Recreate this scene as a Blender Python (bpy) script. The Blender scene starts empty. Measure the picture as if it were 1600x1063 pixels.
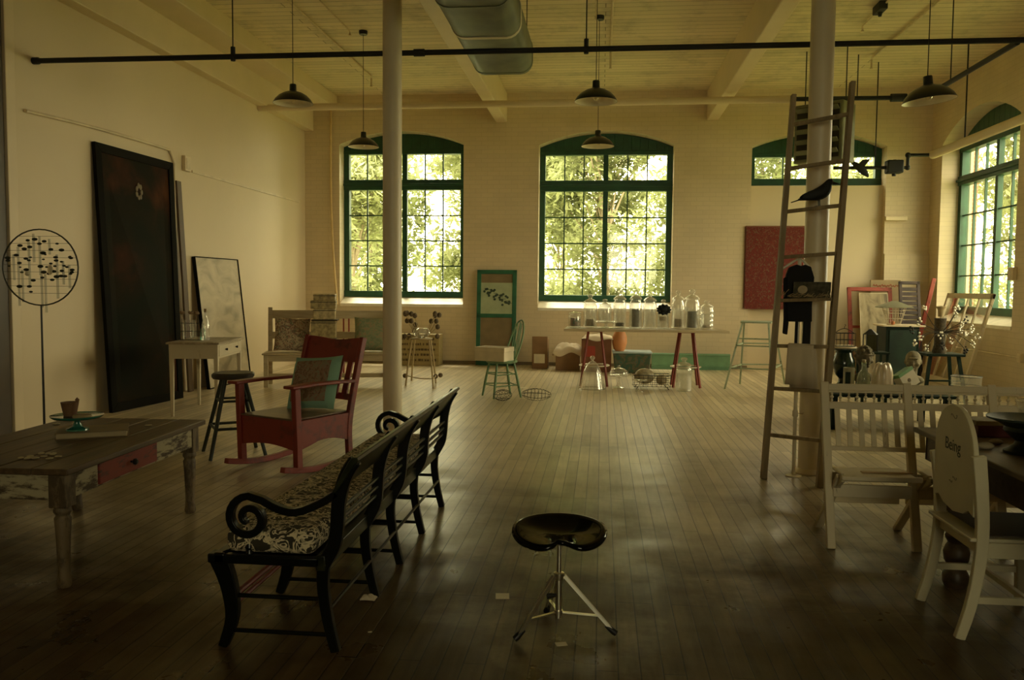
import bpy, math, random
from mathutils import Vector, Matrix
random.seed(7)
sc = bpy.context.scene
col = sc.collection
PI = math.pi

# ------------------------------------------------------------------ camera
F, CX, CY, EYE = 1330.0, 800.0, 531.5, 1.42
cy = Vector((140.0, 81.5, -F)).normalized()
cx = Vector((12747.0, -192.3, F)).normalized()
cx = (cx - cy * cx.dot(cy)).normalized()
cz = cx.cross(cy)
R = Matrix((cx, cy, cz))                      # rows: world axes seen from the camera -> camera-to-world rotation
cam_data = bpy.data.cameras.new('camera')
cam_data.sensor_width = 36.0
cam_data.lens = F / 1600.0 * 36.0
cam_data.clip_end = 200
cam = bpy.data.objects.new('camera', cam_data)
cam.matrix_world = Matrix.Translation((0, 0, EYE)) @ R.to_4x4()
col.objects.link(cam)
sc.camera = cam

def ray(px, py):
    return R @ Vector((px - CX, CY - py, -F))
def at(px, py, Y):
    d = ray(px, py); s = Y / d.y
    return Vector((d.x * s, Y, EYE + d.z * s))
def fl(px, py, z=0.0):
    d = ray(px, py); s = (z - EYE) / d.z
    return Vector((d.x * s, d.y * s, z))
def onx(px, py, X):
    d = ray(px, py); s = X / d.x
    return Vector((X, d.y * s, EYE + d.z * s))

# ------------------------------------------------------------------ world, light, exposure
w = bpy.data.worlds.new('daylight'); sc.world = w; w.use_nodes = True
bg = w.node_tree.nodes['Background']
bg.inputs[0].default_value = (1.0, 0.89, 0.57, 1)
bg.inputs[1].default_value = SKY = 12.0
sc.view_settings.view_transform = 'Standard'
sc.view_settings.look = 'None'
sc.view_settings.gamma = 1.0
sc.view_settings.exposure = 0.0
sc.view_settings.use_curve_mapping = False
try:
    sc.cycles.use_denoising = True
    sc.cycles.denoiser = 'OPENIMAGEDENOISE'
    sc.cycles.max_bounces = 12
    sc.cycles.diffuse_bounces = 7
    sc.cycles.transparent_max_bounces = 24
    sc.cycles.sample_clamp_indirect = 8.0
    sc.cycles.caustics_reflective = False
    sc.cycles.caustics_refractive = False
except Exception:
    pass

sun = bpy.data.lights.new('sun', 'SUN'); sun.energy = 14.0; sun.angle = math.radians(12); sun.color = (1.0, .90, .66)
so = bpy.data.objects.new('sun', sun); so.rotation_euler = (math.radians(-16), math.radians(-6), 0); so.location = (0, 30, 20); col.objects.link(so)
def portal(loc, rot, sx, sy):
    l = bpy.data.lights.new('window_portal', 'AREA'); l.shape = 'RECTANGLE'; l.size = sx; l.size_y = sy
    l.cycles.is_portal = True
    o = bpy.data.objects.new('window_portal', l); o.location = loc; o.rotation_euler = rot; col.objects.link(o)

# ------------------------------------------------------------------ mesh builder
class MB:
    def __init__(s): s.v = []; s.f = []
    def add(s, vs, fs, M=None):
        n = len(s.v)
        for p in vs:
            p = Vector(p)
            s.v.append(M @ p if M is not None else p)
        s.f += [tuple(i + n for i in f) for f in fs]
        return s
    def box(s, lo, hi, M=None):
        x0, y0, z0 = lo; x1, y1, z1 = hi
        return s.add([(x0,y0,z0),(x1,y0,z0),(x1,y1,z0),(x0,y1,z0),(x0,y0,z1),(x1,y0,z1),(x1,y1,z1),(x0,y1,z1)],
                     [(0,3,2,1),(4,5,6,7),(0,1,5,4),(1,2,6,5),(2,3,7,6),(3,0,4,7)], M)
    def bar(s, a, b, w, h, up=(0,0,1), w2=None, h2=None):
        a = Vector(a); b = Vector(b); d = (b - a).normalized(); up = Vector(up)
        sx = d.cross(up)
        if sx.length < 1e-4: sx = d.cross(Vector((0,1,0)))
        sx.normalize(); u = sx.cross(d)
        w2 = w if w2 is None else w2; h2 = h if h2 is None else h2
        vs = [a-sx*w/2-u*h/2, a+sx*w/2-u*h/2, a+sx*w/2+u*h/2, a-sx*w/2+u*h/2,
              b-sx*w2/2-u*h2/2, b+sx*w2/2-u*h2/2, b+sx*w2/2+u*h2/2, b-sx*w2/2+u*h2/2]
        return s.add(vs, [(0,1,2,3),(7,6,5,4),(0,4,5,1),(1,5,6,2),(2,6,7,3),(3,7,4,0)])
    def tube(s, pts, r, n=10, closed=False):
        pts = [Vector(p) for p in pts]; m = len(pts)
        rs = r if isinstance(r, (list, tuple)) else [r] * m
        ref = None; vs = []
        for i, p in enumerate(pts):
            if closed: d = pts[(i+1) % m] - pts[i-1]
            else: d = pts[min(i+1, m-1)] - pts[max(i-1, 0)]
            d.normalize()
            if ref is None:
                ref = d.cross(Vector((0,0,1)))
                if ref.length < .1: ref = d.cross(Vector((1,0,0)))
            ref = (ref - d * ref.dot(d))
            if ref.length < 1e-6: ref = d.orthogonal()
            ref.normalize(); b = d.cross(ref)
            for k in range(n):
                t = 2*PI*k/n
                vs.append(p + (ref*math.cos(t) + b*math.sin(t)) * rs[i])
        fs = []
        for i in range(m if closed else m-1):
            j = (i+1) % m
            for k in range(n):
                l = (k+1) % n
                fs.append((i*n+k, i*n+l, j*n+l, j*n+k))
        if not closed:
            fs.append(tuple(range(n-1, -1, -1))); fs.append(tuple((m-1)*n+k for k in range(n)))
        return s.add(vs, fs)
    def lathe(s, prof, n=20, c=(0,0,0), M=None, sx=1, sy=1):
        vs = []; fs = []
        for (r, z) in prof:
            for k in range(n):
                t = 2*PI*k/n
                vs.append((c[0]+r*math.cos(t)*sx, c[1]+r*math.sin(t)*sy, c[2]+z))
        for i in range(len(prof)-1):
            for k in range(n):
                l = (k+1) % n
                fs.append((i*n+k, i*n+l, (i+1)*n+l, (i+1)*n+k))
        if prof[0][0] > 1e-4: fs.append(tuple(range(n-1, -1, -1)))
        if prof[-1][0] > 1e-4: fs.append(tuple((len(prof)-1)*n+k for k in range(n)))
        return s.add(vs, fs, M)
    def shell(s, prof, n=20, c=(0,0,0), M=None):
        """open surface of revolution, no caps"""
        vs = []; fs = []
        for (r, z) in prof:
            for k in range(n):
                t = 2*PI*k/n
                vs.append((c[0]+r*math.cos(t), c[1]+r*math.sin(t), c[2]+z))
        for i in range(len(prof)-1):
            for k in range(n):
                l = (k+1) % n
                fs.append((i*n+k, i*n+l, (i+1)*n+l, (i+1)*n+k))
        return s.add(vs, fs, M)
    def prism(s, poly, fn, t0, t1):
        n = len(poly)
        vs = [fn(u, v, t0) for u, v in poly] + [fn(u, v, t1) for u, v in poly]
        fs = [tuple(range(n)), tuple(range(2*n-1, n-1, -1))]
        fs += [(i, n+i, n+(i+1) % n, (i+1) % n) for i in range(n)]
        return s.add(vs, fs)
    def strip(s, outer, inner, fn, t0, t1):
        """band between two polylines of equal length, extruded"""
        for i in range(len(outer)-1):
            s.prism([outer[i], outer[i+1], inner[i+1], inner[i]], fn, t0, t1)
        return s
    def ball(s, c, r, n=12, m=8, sc3=(1,1,1), M=None):
        prof = [(max(1e-5, math.sin(PI*i/m)*r), -math.cos(PI*i/m)*r) for i in range(m+1)]
        vs = []; fs = []
        for (rr, z) in prof:
            for k in range(n):
                t = 2*PI*k/n
                vs.append((c[0]+rr*math.cos(t)*sc3[0], c[1]+rr*math.sin(t)*sc3[1], c[2]+z*sc3[2]))
        for i in range(m):
            for k in range(n):
                l = (k+1) % n
                fs.append((i*n+k, i*n+l, (i+1)*n+l, (i+1)*n+k))
        return s.add(vs, fs, M)
    def pillow(s, w, h, t, M, n=14, pinch=.06, dz=0):
        """a stuffed cushion w x h, thickness t, in the local xz plane, base at z=0"""
        for side in (1, -1):
            vs = []; fs = []
            for i in range(n+1):
                for j in range(n+1):
                    a = i/n*2-1; b = j/n*2-1
                    pa = a*(1-pinch*(1-b*b)*abs(a)); pb = b*(1-pinch*(1-a*a)*abs(b))
                    th = ((1-a**4)*(1-b**4))**.5*t/2
                    vs.append((pa*w/2, side*th, (pb+1)*h/2+dz))
            for i in range(n):
                for j in range(n):
                    q = (i*(n+1)+j, (i+1)*(n+1)+j, (i+1)*(n+1)+j+1, i*(n+1)+j+1)
                    fs.append(q if side < 0 else q[::-1])
            s.add(vs, fs, M)
        return s
    def sweep(s, pts, A, w, h):
        """rectangular section swept along pts; half of w lies along the fixed axis A"""
        pts = [Vector(p) for p in pts]; A = Vector(A).normalized(); m = len(pts); vs = []; fs = []
        ws = w if isinstance(w, (list, tuple)) else [w]*m
        hs = h if isinstance(h, (list, tuple)) else [h]*m
        for i, p in enumerate(pts):
            d = (pts[min(i+1, m-1)] - pts[max(i-1, 0)]).normalized()
            n = d.cross(A).normalized()
            vs += [p-A*ws[i]/2-n*hs[i]/2, p+A*ws[i]/2-n*hs[i]/2, p+A*ws[i]/2+n*hs[i]/2, p-A*ws[i]/2+n*hs[i]/2]
        for i in range(m-1):
            for k in range(4):
                l = (k+1) % 4
                fs.append((i*4+k, i*4+l, i*4+4+l, i*4+4+k))
        fs += [(3,2,1,0), tuple((m-1)*4+k for k in range(4))]
        return s.add(vs, fs)
    def build(s, name, mat, parent=None, loc=None, bevel=0, angle=40, weld=False, wd=False):
        if wd:
            off = Vector((0,0,0)); q = parent
            while q is not None: off += q.location; q = q.parent
            s.v = [p - off for p in s.v]
        me = bpy.data.meshes.new(name)
        me.from_pydata([tuple(p) for p in s.v], [], s.f)
        import bmesh
        bm = bmesh.new(); bm.from_mesh(me)
        if weld: bmesh.ops.remove_doubles(bm, verts=bm.verts, dist=1e-5)
        bmesh.ops.recalc_face_normals(bm, faces=bm.faces)
        bm.to_mesh(me); bm.free()
        me.polygons.foreach_set('use_smooth', [True]*len(me.polygons))
        me.set_sharp_from_angle(angle=math.radians(angle))
        if mat: me.materials.append(mat)
        o = bpy.data.objects.new(name, me)
        if parent is not None: o.parent = parent
        if loc is not None: o.location = loc
        if bevel:
            b = o.modifiers.new('bevel', 'BEVEL'); b.width = bevel; b.segments = 2; b.limit_method = 'ANGLE'; b.angle_limit = math.radians(40)
        col.objects.link(o)
        return o

def tag(o, label, cat, group=None, kind=None):
    o['label'] = label; o['category'] = cat
    if group: o['group'] = group
    if kind: o['kind'] = kind
    return o
def thing(name, label, cat, loc=(0,0,0), rz=0.0, group=None):
    o = bpy.data.objects.new(name, None); o.empty_display_size = .1
    o.location = loc; o.rotation_euler = (0, 0, rz); col.objects.link(o)
    return tag(o, label, cat, group)
def struct(o): o['kind'] = 'structure'; return o
def copy_tree(o, parent=None):
    c = o.copy(); col.objects.link(c)
    if parent is not None: c.parent = parent
    for ch in o.children: copy_tree(ch, c)
    return c
def Tm(x=0, y=0, z=0): return Matrix.Translation((x, y, z))
def Rz(a): return Matrix.Rotation(a, 4, 'Z')
def Rx(a): return Matrix.Rotation(a, 4, 'X')
def Ry(a): return Matrix.Rotation(a, 4, 'Y')

# ------------------------------------------------------------------ materials
def newmat(name):
    m = bpy.data.materials.new(name); m.use_nodes = True
    nt = m.node_tree
    return m, nt, nt.nodes['Principled BSDF']
def N(nt, t, **kw):
    n = nt.nodes.new(t)
    for k, v in kw.items():
        if k.startswith('i_'):
            key = k[2:]; key = int(key) if key.isdigit() else key
            n.inputs[key].default_value = v
        else: setattr(n, k, v)
    return n
def ramp(nt, stops, src):
    r = nt.nodes.new('ShaderNodeValToRGB'); e = r.color_ramp.elements
    while len(e) < len(stops): e.new(.5)
    for i, (p, c) in enumerate(stops):
        e[i].position = p; e[i].color = (*c, 1)
    nt.links.new(src, r.inputs[0]); return r
def coords(nt, scale=(1,1,1), rot=(0,0,0)):
    t = N(nt, 'ShaderNodeTexCoord'); m = N(nt, 'ShaderNodeMapping')
    m.inputs['Scale'].default_value = scale; m.inputs['Rotation'].default_value = rot
    nt.links.new(t.outputs['Object'], m.inputs[0]); return m.outputs[0]
def bump(nt, b, src, strength=.3, dist=.01):
    n = N(nt, 'ShaderNodeBump'); n.inputs['Strength'].default_value = strength; n.inputs['Distance'].default_value = dist
    nt.links.new(src, n.inputs['Height']); nt.links.new(n.outputs[0], b.inputs['Normal']); return n
def plain(name, c, rough=.6, metal=0.0, var=.12, scale=6, coat=0.0):
    m, nt, b = newmat(name)
    n = N(nt, 'ShaderNodeTexNoise'); n.inputs['Scale'].default_value = scale; n.inputs['Detail'].default_value = 4
    nt.links.new(coords(nt), n.inputs['Vector'])
    lo = tuple(x*(1-var) for x in c); hi = tuple(min(1, x*(1+var)) for x in c)
    r = ramp(nt, [(.3, lo), (.7, hi)], n.outputs['Fac'])
    nt.links.new(r.outputs[0], b.inputs['Base Color'])
    b.inputs['Roughness'].default_value = rough; b.inputs['Metallic'].default_value = metal
    b.inputs['Coat Weight'].default_value = coat; b.inputs['Coat Roughness'].default_value = .1
    return m
def worn(name, c, under, amount=.5, rough=.6, scale=(14,14,3), rot=(0,0,0)):
    """paint of colour c worn through to colour under, streaked along local z by the mapping scale"""
    m, nt, b = newmat(name)
    v = coords(nt, scale, rot)
    n = N(nt, 'ShaderNodeTexNoise'); n.inputs['Scale'].default_value = 1.0; n.inputs['Detail'].default_value = 8; n.inputs['Roughness'].default_value = .7
    nt.links.new(v, n.inputs['Vector'])
    r = ramp(nt, [(amount-.05, under), (amount+.05, c)], n.outputs['Fac'])
    nt.links.new(r.outputs[0], b.inputs['Base Color'])
    bump(nt, b, n.outputs['Fac'], .3, .003)
    b.inputs['Roughness'].default_value = rough
    return m
def wood(name, c1, c2, scale=(2,30,30), rough=.5, coat=0.0):
    m, nt, b = newmat(name)
    v = coords(nt, scale)
    n = N(nt, 'ShaderNodeTexNoise'); n.inputs['Scale'].default_value = 1.0; n.inputs['Detail'].default_value = 6; n.inputs['Distortion'].default_value = .6
    nt.links.new(v, n.inputs['Vector'])
    r = ramp(nt, [(.3, c1), (.7, c2)], n.outputs['Fac'])
    nt.links.new(r.outputs[0], b.inputs['Base Color']); bump(nt, b, n.outputs['Fac'], .2, .002)
    b.inputs['Roughness'].default_value = rough; b.inputs['Coat Weight'].default_value = coat
    return m
def clear(name, tint=(.96,.98,.95), edge=.75, base=.05, rough=.03, haze=0.0):
    """thin clear glass: see-through, with a reflection that grows toward the edges"""
    m, nt, b = newmat(name); nt.nodes.remove(b)
    out = nt.nodes['Material Output']
    tr = N(nt, 'ShaderNodeBsdfTransparent'); tr.inputs[0].default_value = (*tint, 1)
    gl = N(nt, 'ShaderNodeBsdfGlossy'); gl.inputs[0].default_value = (1,.98,.92,1); gl.inputs['Roughness'].default_value = rough
    lw = N(nt, 'ShaderNodeLayerWeight'); lw.inputs['Blend'].default_value = .35
    mr = N(nt, 'ShaderNodeMapRange'); mr.inputs['To Min'].default_value = base; mr.inputs['To Max'].default_value = edge
    nt.links.new(lw.outputs['Facing'], mr.inputs['Value'])
    mx = N(nt, 'ShaderNodeMixShader')
    nt.links.new(mr.outputs[0], mx.inputs[0]); nt.links.new(tr.outputs[0], mx.inputs[1]); nt.links.new(gl.outputs[0], mx.inputs[2])
    res = mx.outputs[0]
    if haze:
        df = N(nt, 'ShaderNodeBsdfDiffuse'); df.inputs[0].default_value = (.9,.88,.8,1); tl = N(nt, 'ShaderNodeBsdfTranslucent'); tl.inputs[0].default_value = (.9,.88,.8,1)
        m1 = N(nt, 'ShaderNodeMixShader'); m1.inputs[0].default_value = .5; nt.links.new(df.outputs[0], m1.inputs[1]); nt.links.new(tl.outputs[0], m1.inputs[2])
        m2 = N(nt, 'ShaderNodeMixShader'); m2.inputs[0].default_value = haze; nt.links.new(res, m2.inputs[1]); nt.links.new(m1.outputs[0], m2.inputs[2]); res = m2.outputs[0]
    nt.links.new(res, out.inputs[0])
    return m

WALLC = (.71, .59, .39)
def brick_paint(name, c, axis):
    m, nt, b = newmat(name)
    rot = (PI/2, 0, 0) if axis == 'back' else (PI/2, 0, 0)
    tc = N(nt, 'ShaderNodeTexCoord'); sx = N(nt, 'ShaderNodeSeparateXYZ'); cb = N(nt, 'ShaderNodeCombineXYZ')
    nt.links.new(tc.outputs['Object'], sx.inputs[0])
    nt.links.new(sx.outputs['X' if axis == 'back' else 'Y'], cb.inputs['X']); nt.links.new(sx.outputs['Z'], cb.inputs['Y'])
    br = N(nt, 'ShaderNodeTexBrick'); br.inputs['Scale'].default_value = 1.0
    br.inputs['Brick Width'].default_value = .22; br.inputs['Row Height'].default_value = .078
    br.inputs['Mortar Size'].default_value = .006; br.inputs['Mortar Smooth'].default_value = .8
    br.inputs['Color1'].default_value = (1,1,1,1); br.inputs['Color2'].default_value = (.93,.93,.93,1); br.inputs['Mortar'].default_value = (.80,.79,.76,1)
    nt.links.new(cb.outputs[0], br.inputs['Vector'])
    n = N(nt, 'ShaderNodeTexNoise'); n.inputs['Scale'].default_value = 1.6; n.inputs['Detail'].default_value = 6
    nt.links.new(tc.outputs['Object'], n.inputs['Vector'])
    r = ramp(nt, [(.3, tuple(x*.9 for x in c)), (.7, c)], n.outputs['Fac'])
    mx = N(nt, 'ShaderNodeMix', data_type='RGBA', blend_type='MULTIPLY'); mx.inputs[0].default_value = .7
    nt.links.new(r.outputs[0], mx.inputs[6]); nt.links.new(br.outputs['Color'], mx.inputs[7])
    nt.links.new(mx.outputs[2], b.inputs['Base Color'])
    bump(nt, b, br.outputs['Color'], .35, .006)
    b.inputs['Roughness'].default_value = .55
    return m
def plaster(name, c):
    m, nt, b = newmat(name)
    n = N(nt, 'ShaderNodeTexNoise'); n.inputs['Scale'].default_value = .7; n.inputs['Detail'].default_value = 7
    nt.links.new(coords(nt), n.inputs['Vector'])
    r = ramp(nt, [(.3, tuple(x*.93 for x in c)), (.7, c)], n.outputs['Fac'])
    nt.links.new(r.outputs[0], b.inputs['Base Color']); b.inputs['Roughness'].default_value = .6
    n2 = N(nt, 'ShaderNodeTexNoise'); n2.inputs['Scale'].default_value = 3
    nt.links.new(coords(nt), n2.inputs['Vector']); bump(nt, b, n2.outputs['Fac'], .15, .02)
    return m
def ceiling_mat():
    m, nt, b = newmat('ceiling_boards')
    tc = N(nt, 'ShaderNodeTexCoord'); sx = N(nt, 'ShaderNodeSeparateXYZ'); cb = N(nt, 'ShaderNodeCombineXYZ')
    nt.links.new(tc.outputs['Object'], sx.inputs[0]); nt.links.new(sx.outputs['X'], cb.inputs['X']); nt.links.new(sx.outputs['Y'], cb.inputs['Y'])
    br = N(nt, 'ShaderNodeTexBrick'); br.inputs['Scale'].default_value = 1; br.inputs['Brick Width'].default_value = 4.0
    br.inputs['Row Height'].default_value = .16; br.inputs['Mortar Size'].default_value = .006; br.inputs['Mortar Smooth'].default_value = .3
    br.inputs['Color1'].default_value = (1,1,1,1); br.inputs['Color2'].default_value = (.84,.85,.82,1); br.inputs['Mortar'].default_value = (.34,.31,.24,1)
    nt.links.new(cb.outputs[0], br.inputs['Vector'])
    n = N(nt, 'ShaderNodeTexNoise'); n.inputs['Scale'].default_value = 2.2; n.inputs['Detail'].default_value = 8; n.inputs['Roughness'].default_value = .7
    nt.links.new(tc.outputs['Object'], n.inputs['Vector'])
    r = ramp(nt, [(.32, (.58,.50,.33)), (.5, (.80,.68,.45))], n.outputs['Fac'])
    mx = N(nt, 'ShaderNodeMix', data_type='RGBA', blend_type='MULTIPLY'); mx.inputs[0].default_value = 1
    nt.links.new(r.outputs[0], mx.inputs[6]); nt.links.new(br.outputs['Color'], mx.inputs[7])
    nt.links.new(mx.outputs[2], b.inputs['Base Color']); b.inputs['Roughness'].default_value = .6
    bump(nt, b, br.outputs['Color'], .5, .01)
    return m
def floor_mat():
    m, nt, b = newmat('old_varnished_floorboards')
    tc = N(nt, 'ShaderNodeTexCoord'); sx = N(nt, 'ShaderNodeSeparateXYZ'); cb = N(nt, 'ShaderNodeCombineXYZ')
    nt.links.new(tc.outputs['Object'], sx.inputs[0]); nt.links.new(sx.outputs['Y'], cb.inputs['X']); nt.links.new(sx.outputs['X'], cb.inputs['Y'])
    br = N(nt, 'ShaderNodeTexBrick'); br.inputs['Scale'].default_value = 1; br.inputs['Brick Width'].default_value = 1.9; br.offset = .37; br.offset_frequency = 3
    br.inputs['Row Height'].default_value = .083; br.inputs['Mortar Size'].default_value = .0032; br.inputs['Mortar Smooth'].default_value = .2
    br.inputs['Color1'].default_value = (1,1,1,1); br.inputs['Color2'].default_value = (.62,.6,.55,1); br.inputs['Mortar'].default_value = (.12,.1,.08,1)
    nt.links.new(cb.outputs[0], br.inputs['Vector'])
    mp = N(nt, 'ShaderNodeMapping'); mp.inputs['Scale'].default_value = (14, 1.2, 1)
    nt.links.new(tc.outputs['Object'], mp.inputs[0])
    n = N(nt, 'ShaderNodeTexNoise'); n.inputs['Scale'].default_value = 1.5; n.inputs['Detail'].default_value = 8; n.inputs['Roughness'].default_value = .65
    nt.links.new(mp.outputs[0], n.inputs['Vector'])
    grain = ramp(nt, [(.3, (.060,.037,.014)), (.72, (.14,.092,.038))], n.outputs['Fac'])
    n2 = N(nt, 'ShaderNodeTexNoise'); n2.inputs['Scale'].default_value = .55; n2.inputs['Detail'].default_value = 9; n2.inputs['Roughness'].default_value = .62
    nt.links.new(tc.outputs['Object'], n2.inputs['Vector'])
    # worn boards, paler toward the windows where reflected light is painted into the colour
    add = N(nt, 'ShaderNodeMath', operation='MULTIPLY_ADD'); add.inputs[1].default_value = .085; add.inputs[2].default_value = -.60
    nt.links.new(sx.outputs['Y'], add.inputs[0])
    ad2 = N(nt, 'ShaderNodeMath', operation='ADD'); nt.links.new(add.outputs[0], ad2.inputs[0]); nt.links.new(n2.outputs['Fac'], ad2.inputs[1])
    worn_sheen = ramp(nt, [(.20, (0,0,0)), (.60, (1,1,1))], ad2.outputs[0])
    worn_sheen_c = ramp(nt, [(.3, (.62,.51,.31)), (.7, (.80,.68,.46))], n.outputs['Fac'])
    mxw = N(nt, 'ShaderNodeMix', data_type='RGBA'); nt.links.new(worn_sheen.outputs[0], mxw.inputs[0])
    nt.links.new(grain.outputs[0], mxw.inputs[6]); nt.links.new(worn_sheen_c.outputs[0], mxw.inputs[7])
    mx = N(nt, 'ShaderNodeMix', data_type='RGBA', blend_type='MULTIPLY'); mx.inputs[0].default_value = .85
    nt.links.new(mxw.outputs[2], mx.inputs[6]); nt.links.new(br.outputs['Color'], mx.inputs[7])
    nt.links.new(mx.outputs[2], b.inputs['Base Color'])
    n3 = N(nt, 'ShaderNodeTexNoise'); n3.inputs['Scale'].default_value = 2.6; n3.inputs['Detail'].default_value = 5; n3.inputs['Roughness'].default_value = .55
    nt.links.new(tc.outputs['Object'], n3.inputs['Vector'])
    rr = ramp(nt, [(.36, (.26,)*3), (.62, (.5,)*3)], n3.outputs['Fac'])
    mr = N(nt, 'ShaderNodeMix', data_type='RGBA'); nt.links.new(worn_sheen.outputs[0], mr.inputs[0]); nt.links.new(rr.outputs[0], mr.inputs[6]); mr.inputs[7].default_value = (.34,.34,.34,1)
    nt.links.new(mr.outputs[2], b.inputs['Roughness'])
    sp = N(nt, 'ShaderNodeMath', operation='MULTIPLY_ADD'); sp.inputs[1].default_value = .8; sp.inputs[2].default_value = .22
    nt.links.new(worn_sheen.outputs[0], sp.inputs[0]); nt.links.new(sp.outputs[0], b.inputs['Specular IOR Level'])
    hb = N(nt, 'ShaderNodeMath', operation='MULTIPLY_ADD'); hb.inputs[1].default_value = .8
    nt.links.new(n3.outputs['Fac'], hb.inputs[0]); nt.links.new(br.outputs['Color'], hb.inputs[2])
    bump(nt, b, hb.outputs[0], .55, .004)
    return m

M_brick_b = brick_paint('painted_brick_back', WALLC, 'back')
M_brick_r = brick_paint('painted_brick_right', WALLC, 'right')
M_plaster = plaster('cream_plaster', WALLC)
M_white = plain('cream_paint', (.72,.60,.40), .55, var=.03, scale=3)
M_ceil = ceiling_mat(); M_floor = floor_mat()
M_green = plain('dark_green_window_paint', (.012,.070,.032), .45, var=.2)
M_black = plain('black_paint', (.006,.006,.005), .4)
M_iron = plain('dark_iron_pipe', (.010,.011,.008), .65)
M_pane = clear('window_glass', (.97,.98,.96), .35, .03)
M_glass = clear('jar_glass', (.975,.98,.96), .75, .08, .04, haze=.15)
M_glassg = clear('green_tinted_glass', (.45,.85,.68), .6, .10, .05)

# ------------------------------------------------------------------ the room
YB = 15.45          # inner face of the back wall
XL, XR = -5.5, 5.6
YF = -5.0
ZC = 4.90
TH = .50            # brick wall thickness

def arch(u0, u1, vs, vp, n=16):
    """points along a segmental arch from (u0,vs) over the peak (mid,vp) to (u1,vs)"""
    c = (u0+u1)/2; hw = (u1-u0)/2; hgt = vp-vs
    r = (hw*hw+hgt*hgt)/(2*hgt); cz_ = vp-r; a = math.asin(hw/r)
    return [(c+r*math.sin(-a+2*a*i/n), cz_+r*math.cos(-a+2*a*i/n)) for i in range(n+1)]

def wall_with_openings(name, fn, u0, u1, zt, ops, mat, t0, t1):
    mb = MB(); cur = u0
    for (a, b, z0, zs, zp) in ops:
        z0 = z0-.13 if z0 > .5 else z0
        mb.prism([(cur, 0), (a, 0), (a, zt), (cur, zt)], fn, t0, t1)
        mb.prism([(a, 0), (b, 0), (b, z0), (a, z0)], fn, t0, t1)
        ar = arch(a, b, zs, zp)
        for i in range(len(ar)-1):
            mb.prism([ar[i], ar[i+1], (ar[i+1][0], zt), (ar[i][0], zt)], fn, t0, t1)
        cur = b
    mb.prism([(cur, 0), (u1, 0), (u1, zt), (cur, zt)], fn, t0, t1)
    return struct(mb.build(name, mat, angle=30))

def backfn(u, v, t): return (u, YB + t, v)
def rightfn(u, v, t): return (XR + t, u, v)
D = .28             # depth of the window frame inside the wall
def bx(px, py): p = at(px, py, YB + D); return p.x, p.z

# window openings of the back wall, (x0, x1, sill z, springing z, peak z)
W1 = (bx(537.5, 300)[0], bx(728, 300)[0], bx(630, 465)[1], bx(630, 229)[1], bx(633, 209)[1])
W2 = (bx(843.5, 300)[0], bx(1050.5, 300)[0], bx(946, 472)[1], bx(946, 230)[1], bx(947, 208.5)[1])
W3 = (bx(1171, 240)[0], bx(1378, 240)[0], .02, bx(1275, 233)[1], bx(1275, 211)[1])
W3s = bx(1275, 290)[1]
wall_with_openings('wall_back', backfn, XL, XR, ZC, [W1, W2, W3], M_brick_b, 0, TH)
# right wall: the window the photo shows and an unseen one added for light toward the camera, at the same spacing
zsR, zpR, z0R = 3.84, 4.21, 1.05
RY = [(8.55, 11.2), (12.32, 14.98)]
wall_with_openings('wall_right', rightfn, YF, YB, ZC, [(a, b, z0R, zsR, zpR) for a, b in RY], M_brick_r, 0, TH)
struct(MB().box((XL-.2, YF, 0), (XL, YB+TH, ZC)).build('wall_left', M_plaster))
def frontfn(u, v, t): return (u, YF - t, v)
WF = [(.2, 2.6, 1.30, 3.84, 4.15)]  # unseen window added behind the camera to light the fronts of things
wall_with_openings('wall_front', frontfn, XL-.2, XR+TH, ZC, WF, M_plaster, 0, TH)
struct(MB().box((XL-.2, YF-.2, -.1), (XR+TH, YB+TH, 0)).build('floor', M_floor))
struct(MB().box((XL-.2, YF-.2, ZC), (XR+TH, YB+TH, ZC+.15)).build('ceiling', M_ceil))
# filled-in lower part of the third opening
p_ = MB().box((W3[0], YB+.13, 0), (W3[1], YB+.33, W3s-.02)); struct(p_.build('wall_infill', M_plaster))
struct(MB().box((W3[1], YB-.06, 0), (XR, YB, 2.05)).build('trim_1', M_brick_b))
# ceiling beams
ZB = at(784, 191.5, YB).z
for i, px in enumerate(((775.5, 791.8), (1105, 1121.5))):
    a = at(px[0], 191.2, YB).x; b = at(px[1], 191.2, YB).x
    a, b = (a+b)/2-.10, (a+b)/2+.10
    struct(MB().box((a, YF, ZB), (b, YB, ZC)).build('ceiling_beam', M_white, bevel=.012))
struct(MB().box((XL, YF, ZB-.12), (XL+.17, YB, ZC)).build('trim_2', M_white, bevel=.01))
struct(MB().box((XL+.17, YF, ZB+.28), (XL+.62, YB, ZC)).build('trim_3', M_white, bevel=.01))
# low plinth line on the back wall
struct(MB().box((XL, YB-.03, 0), (W3[0], YB, .06)).build('baseboard_back', plain('dusty_base', (.20,.15,.08), .7)))
struct(MB().box((XL, 7.39, 0), (XL+.05, 7.52, 4.2)).build('trim_4', M_white, bevel=.006))
struct(MB().box((XL, 6.2, 0), (XL+.03, 7.38, 4.2)).build('door_1', plain('brown_door_paint', (.06,.04,.02), .5), bevel=.006))

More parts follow.
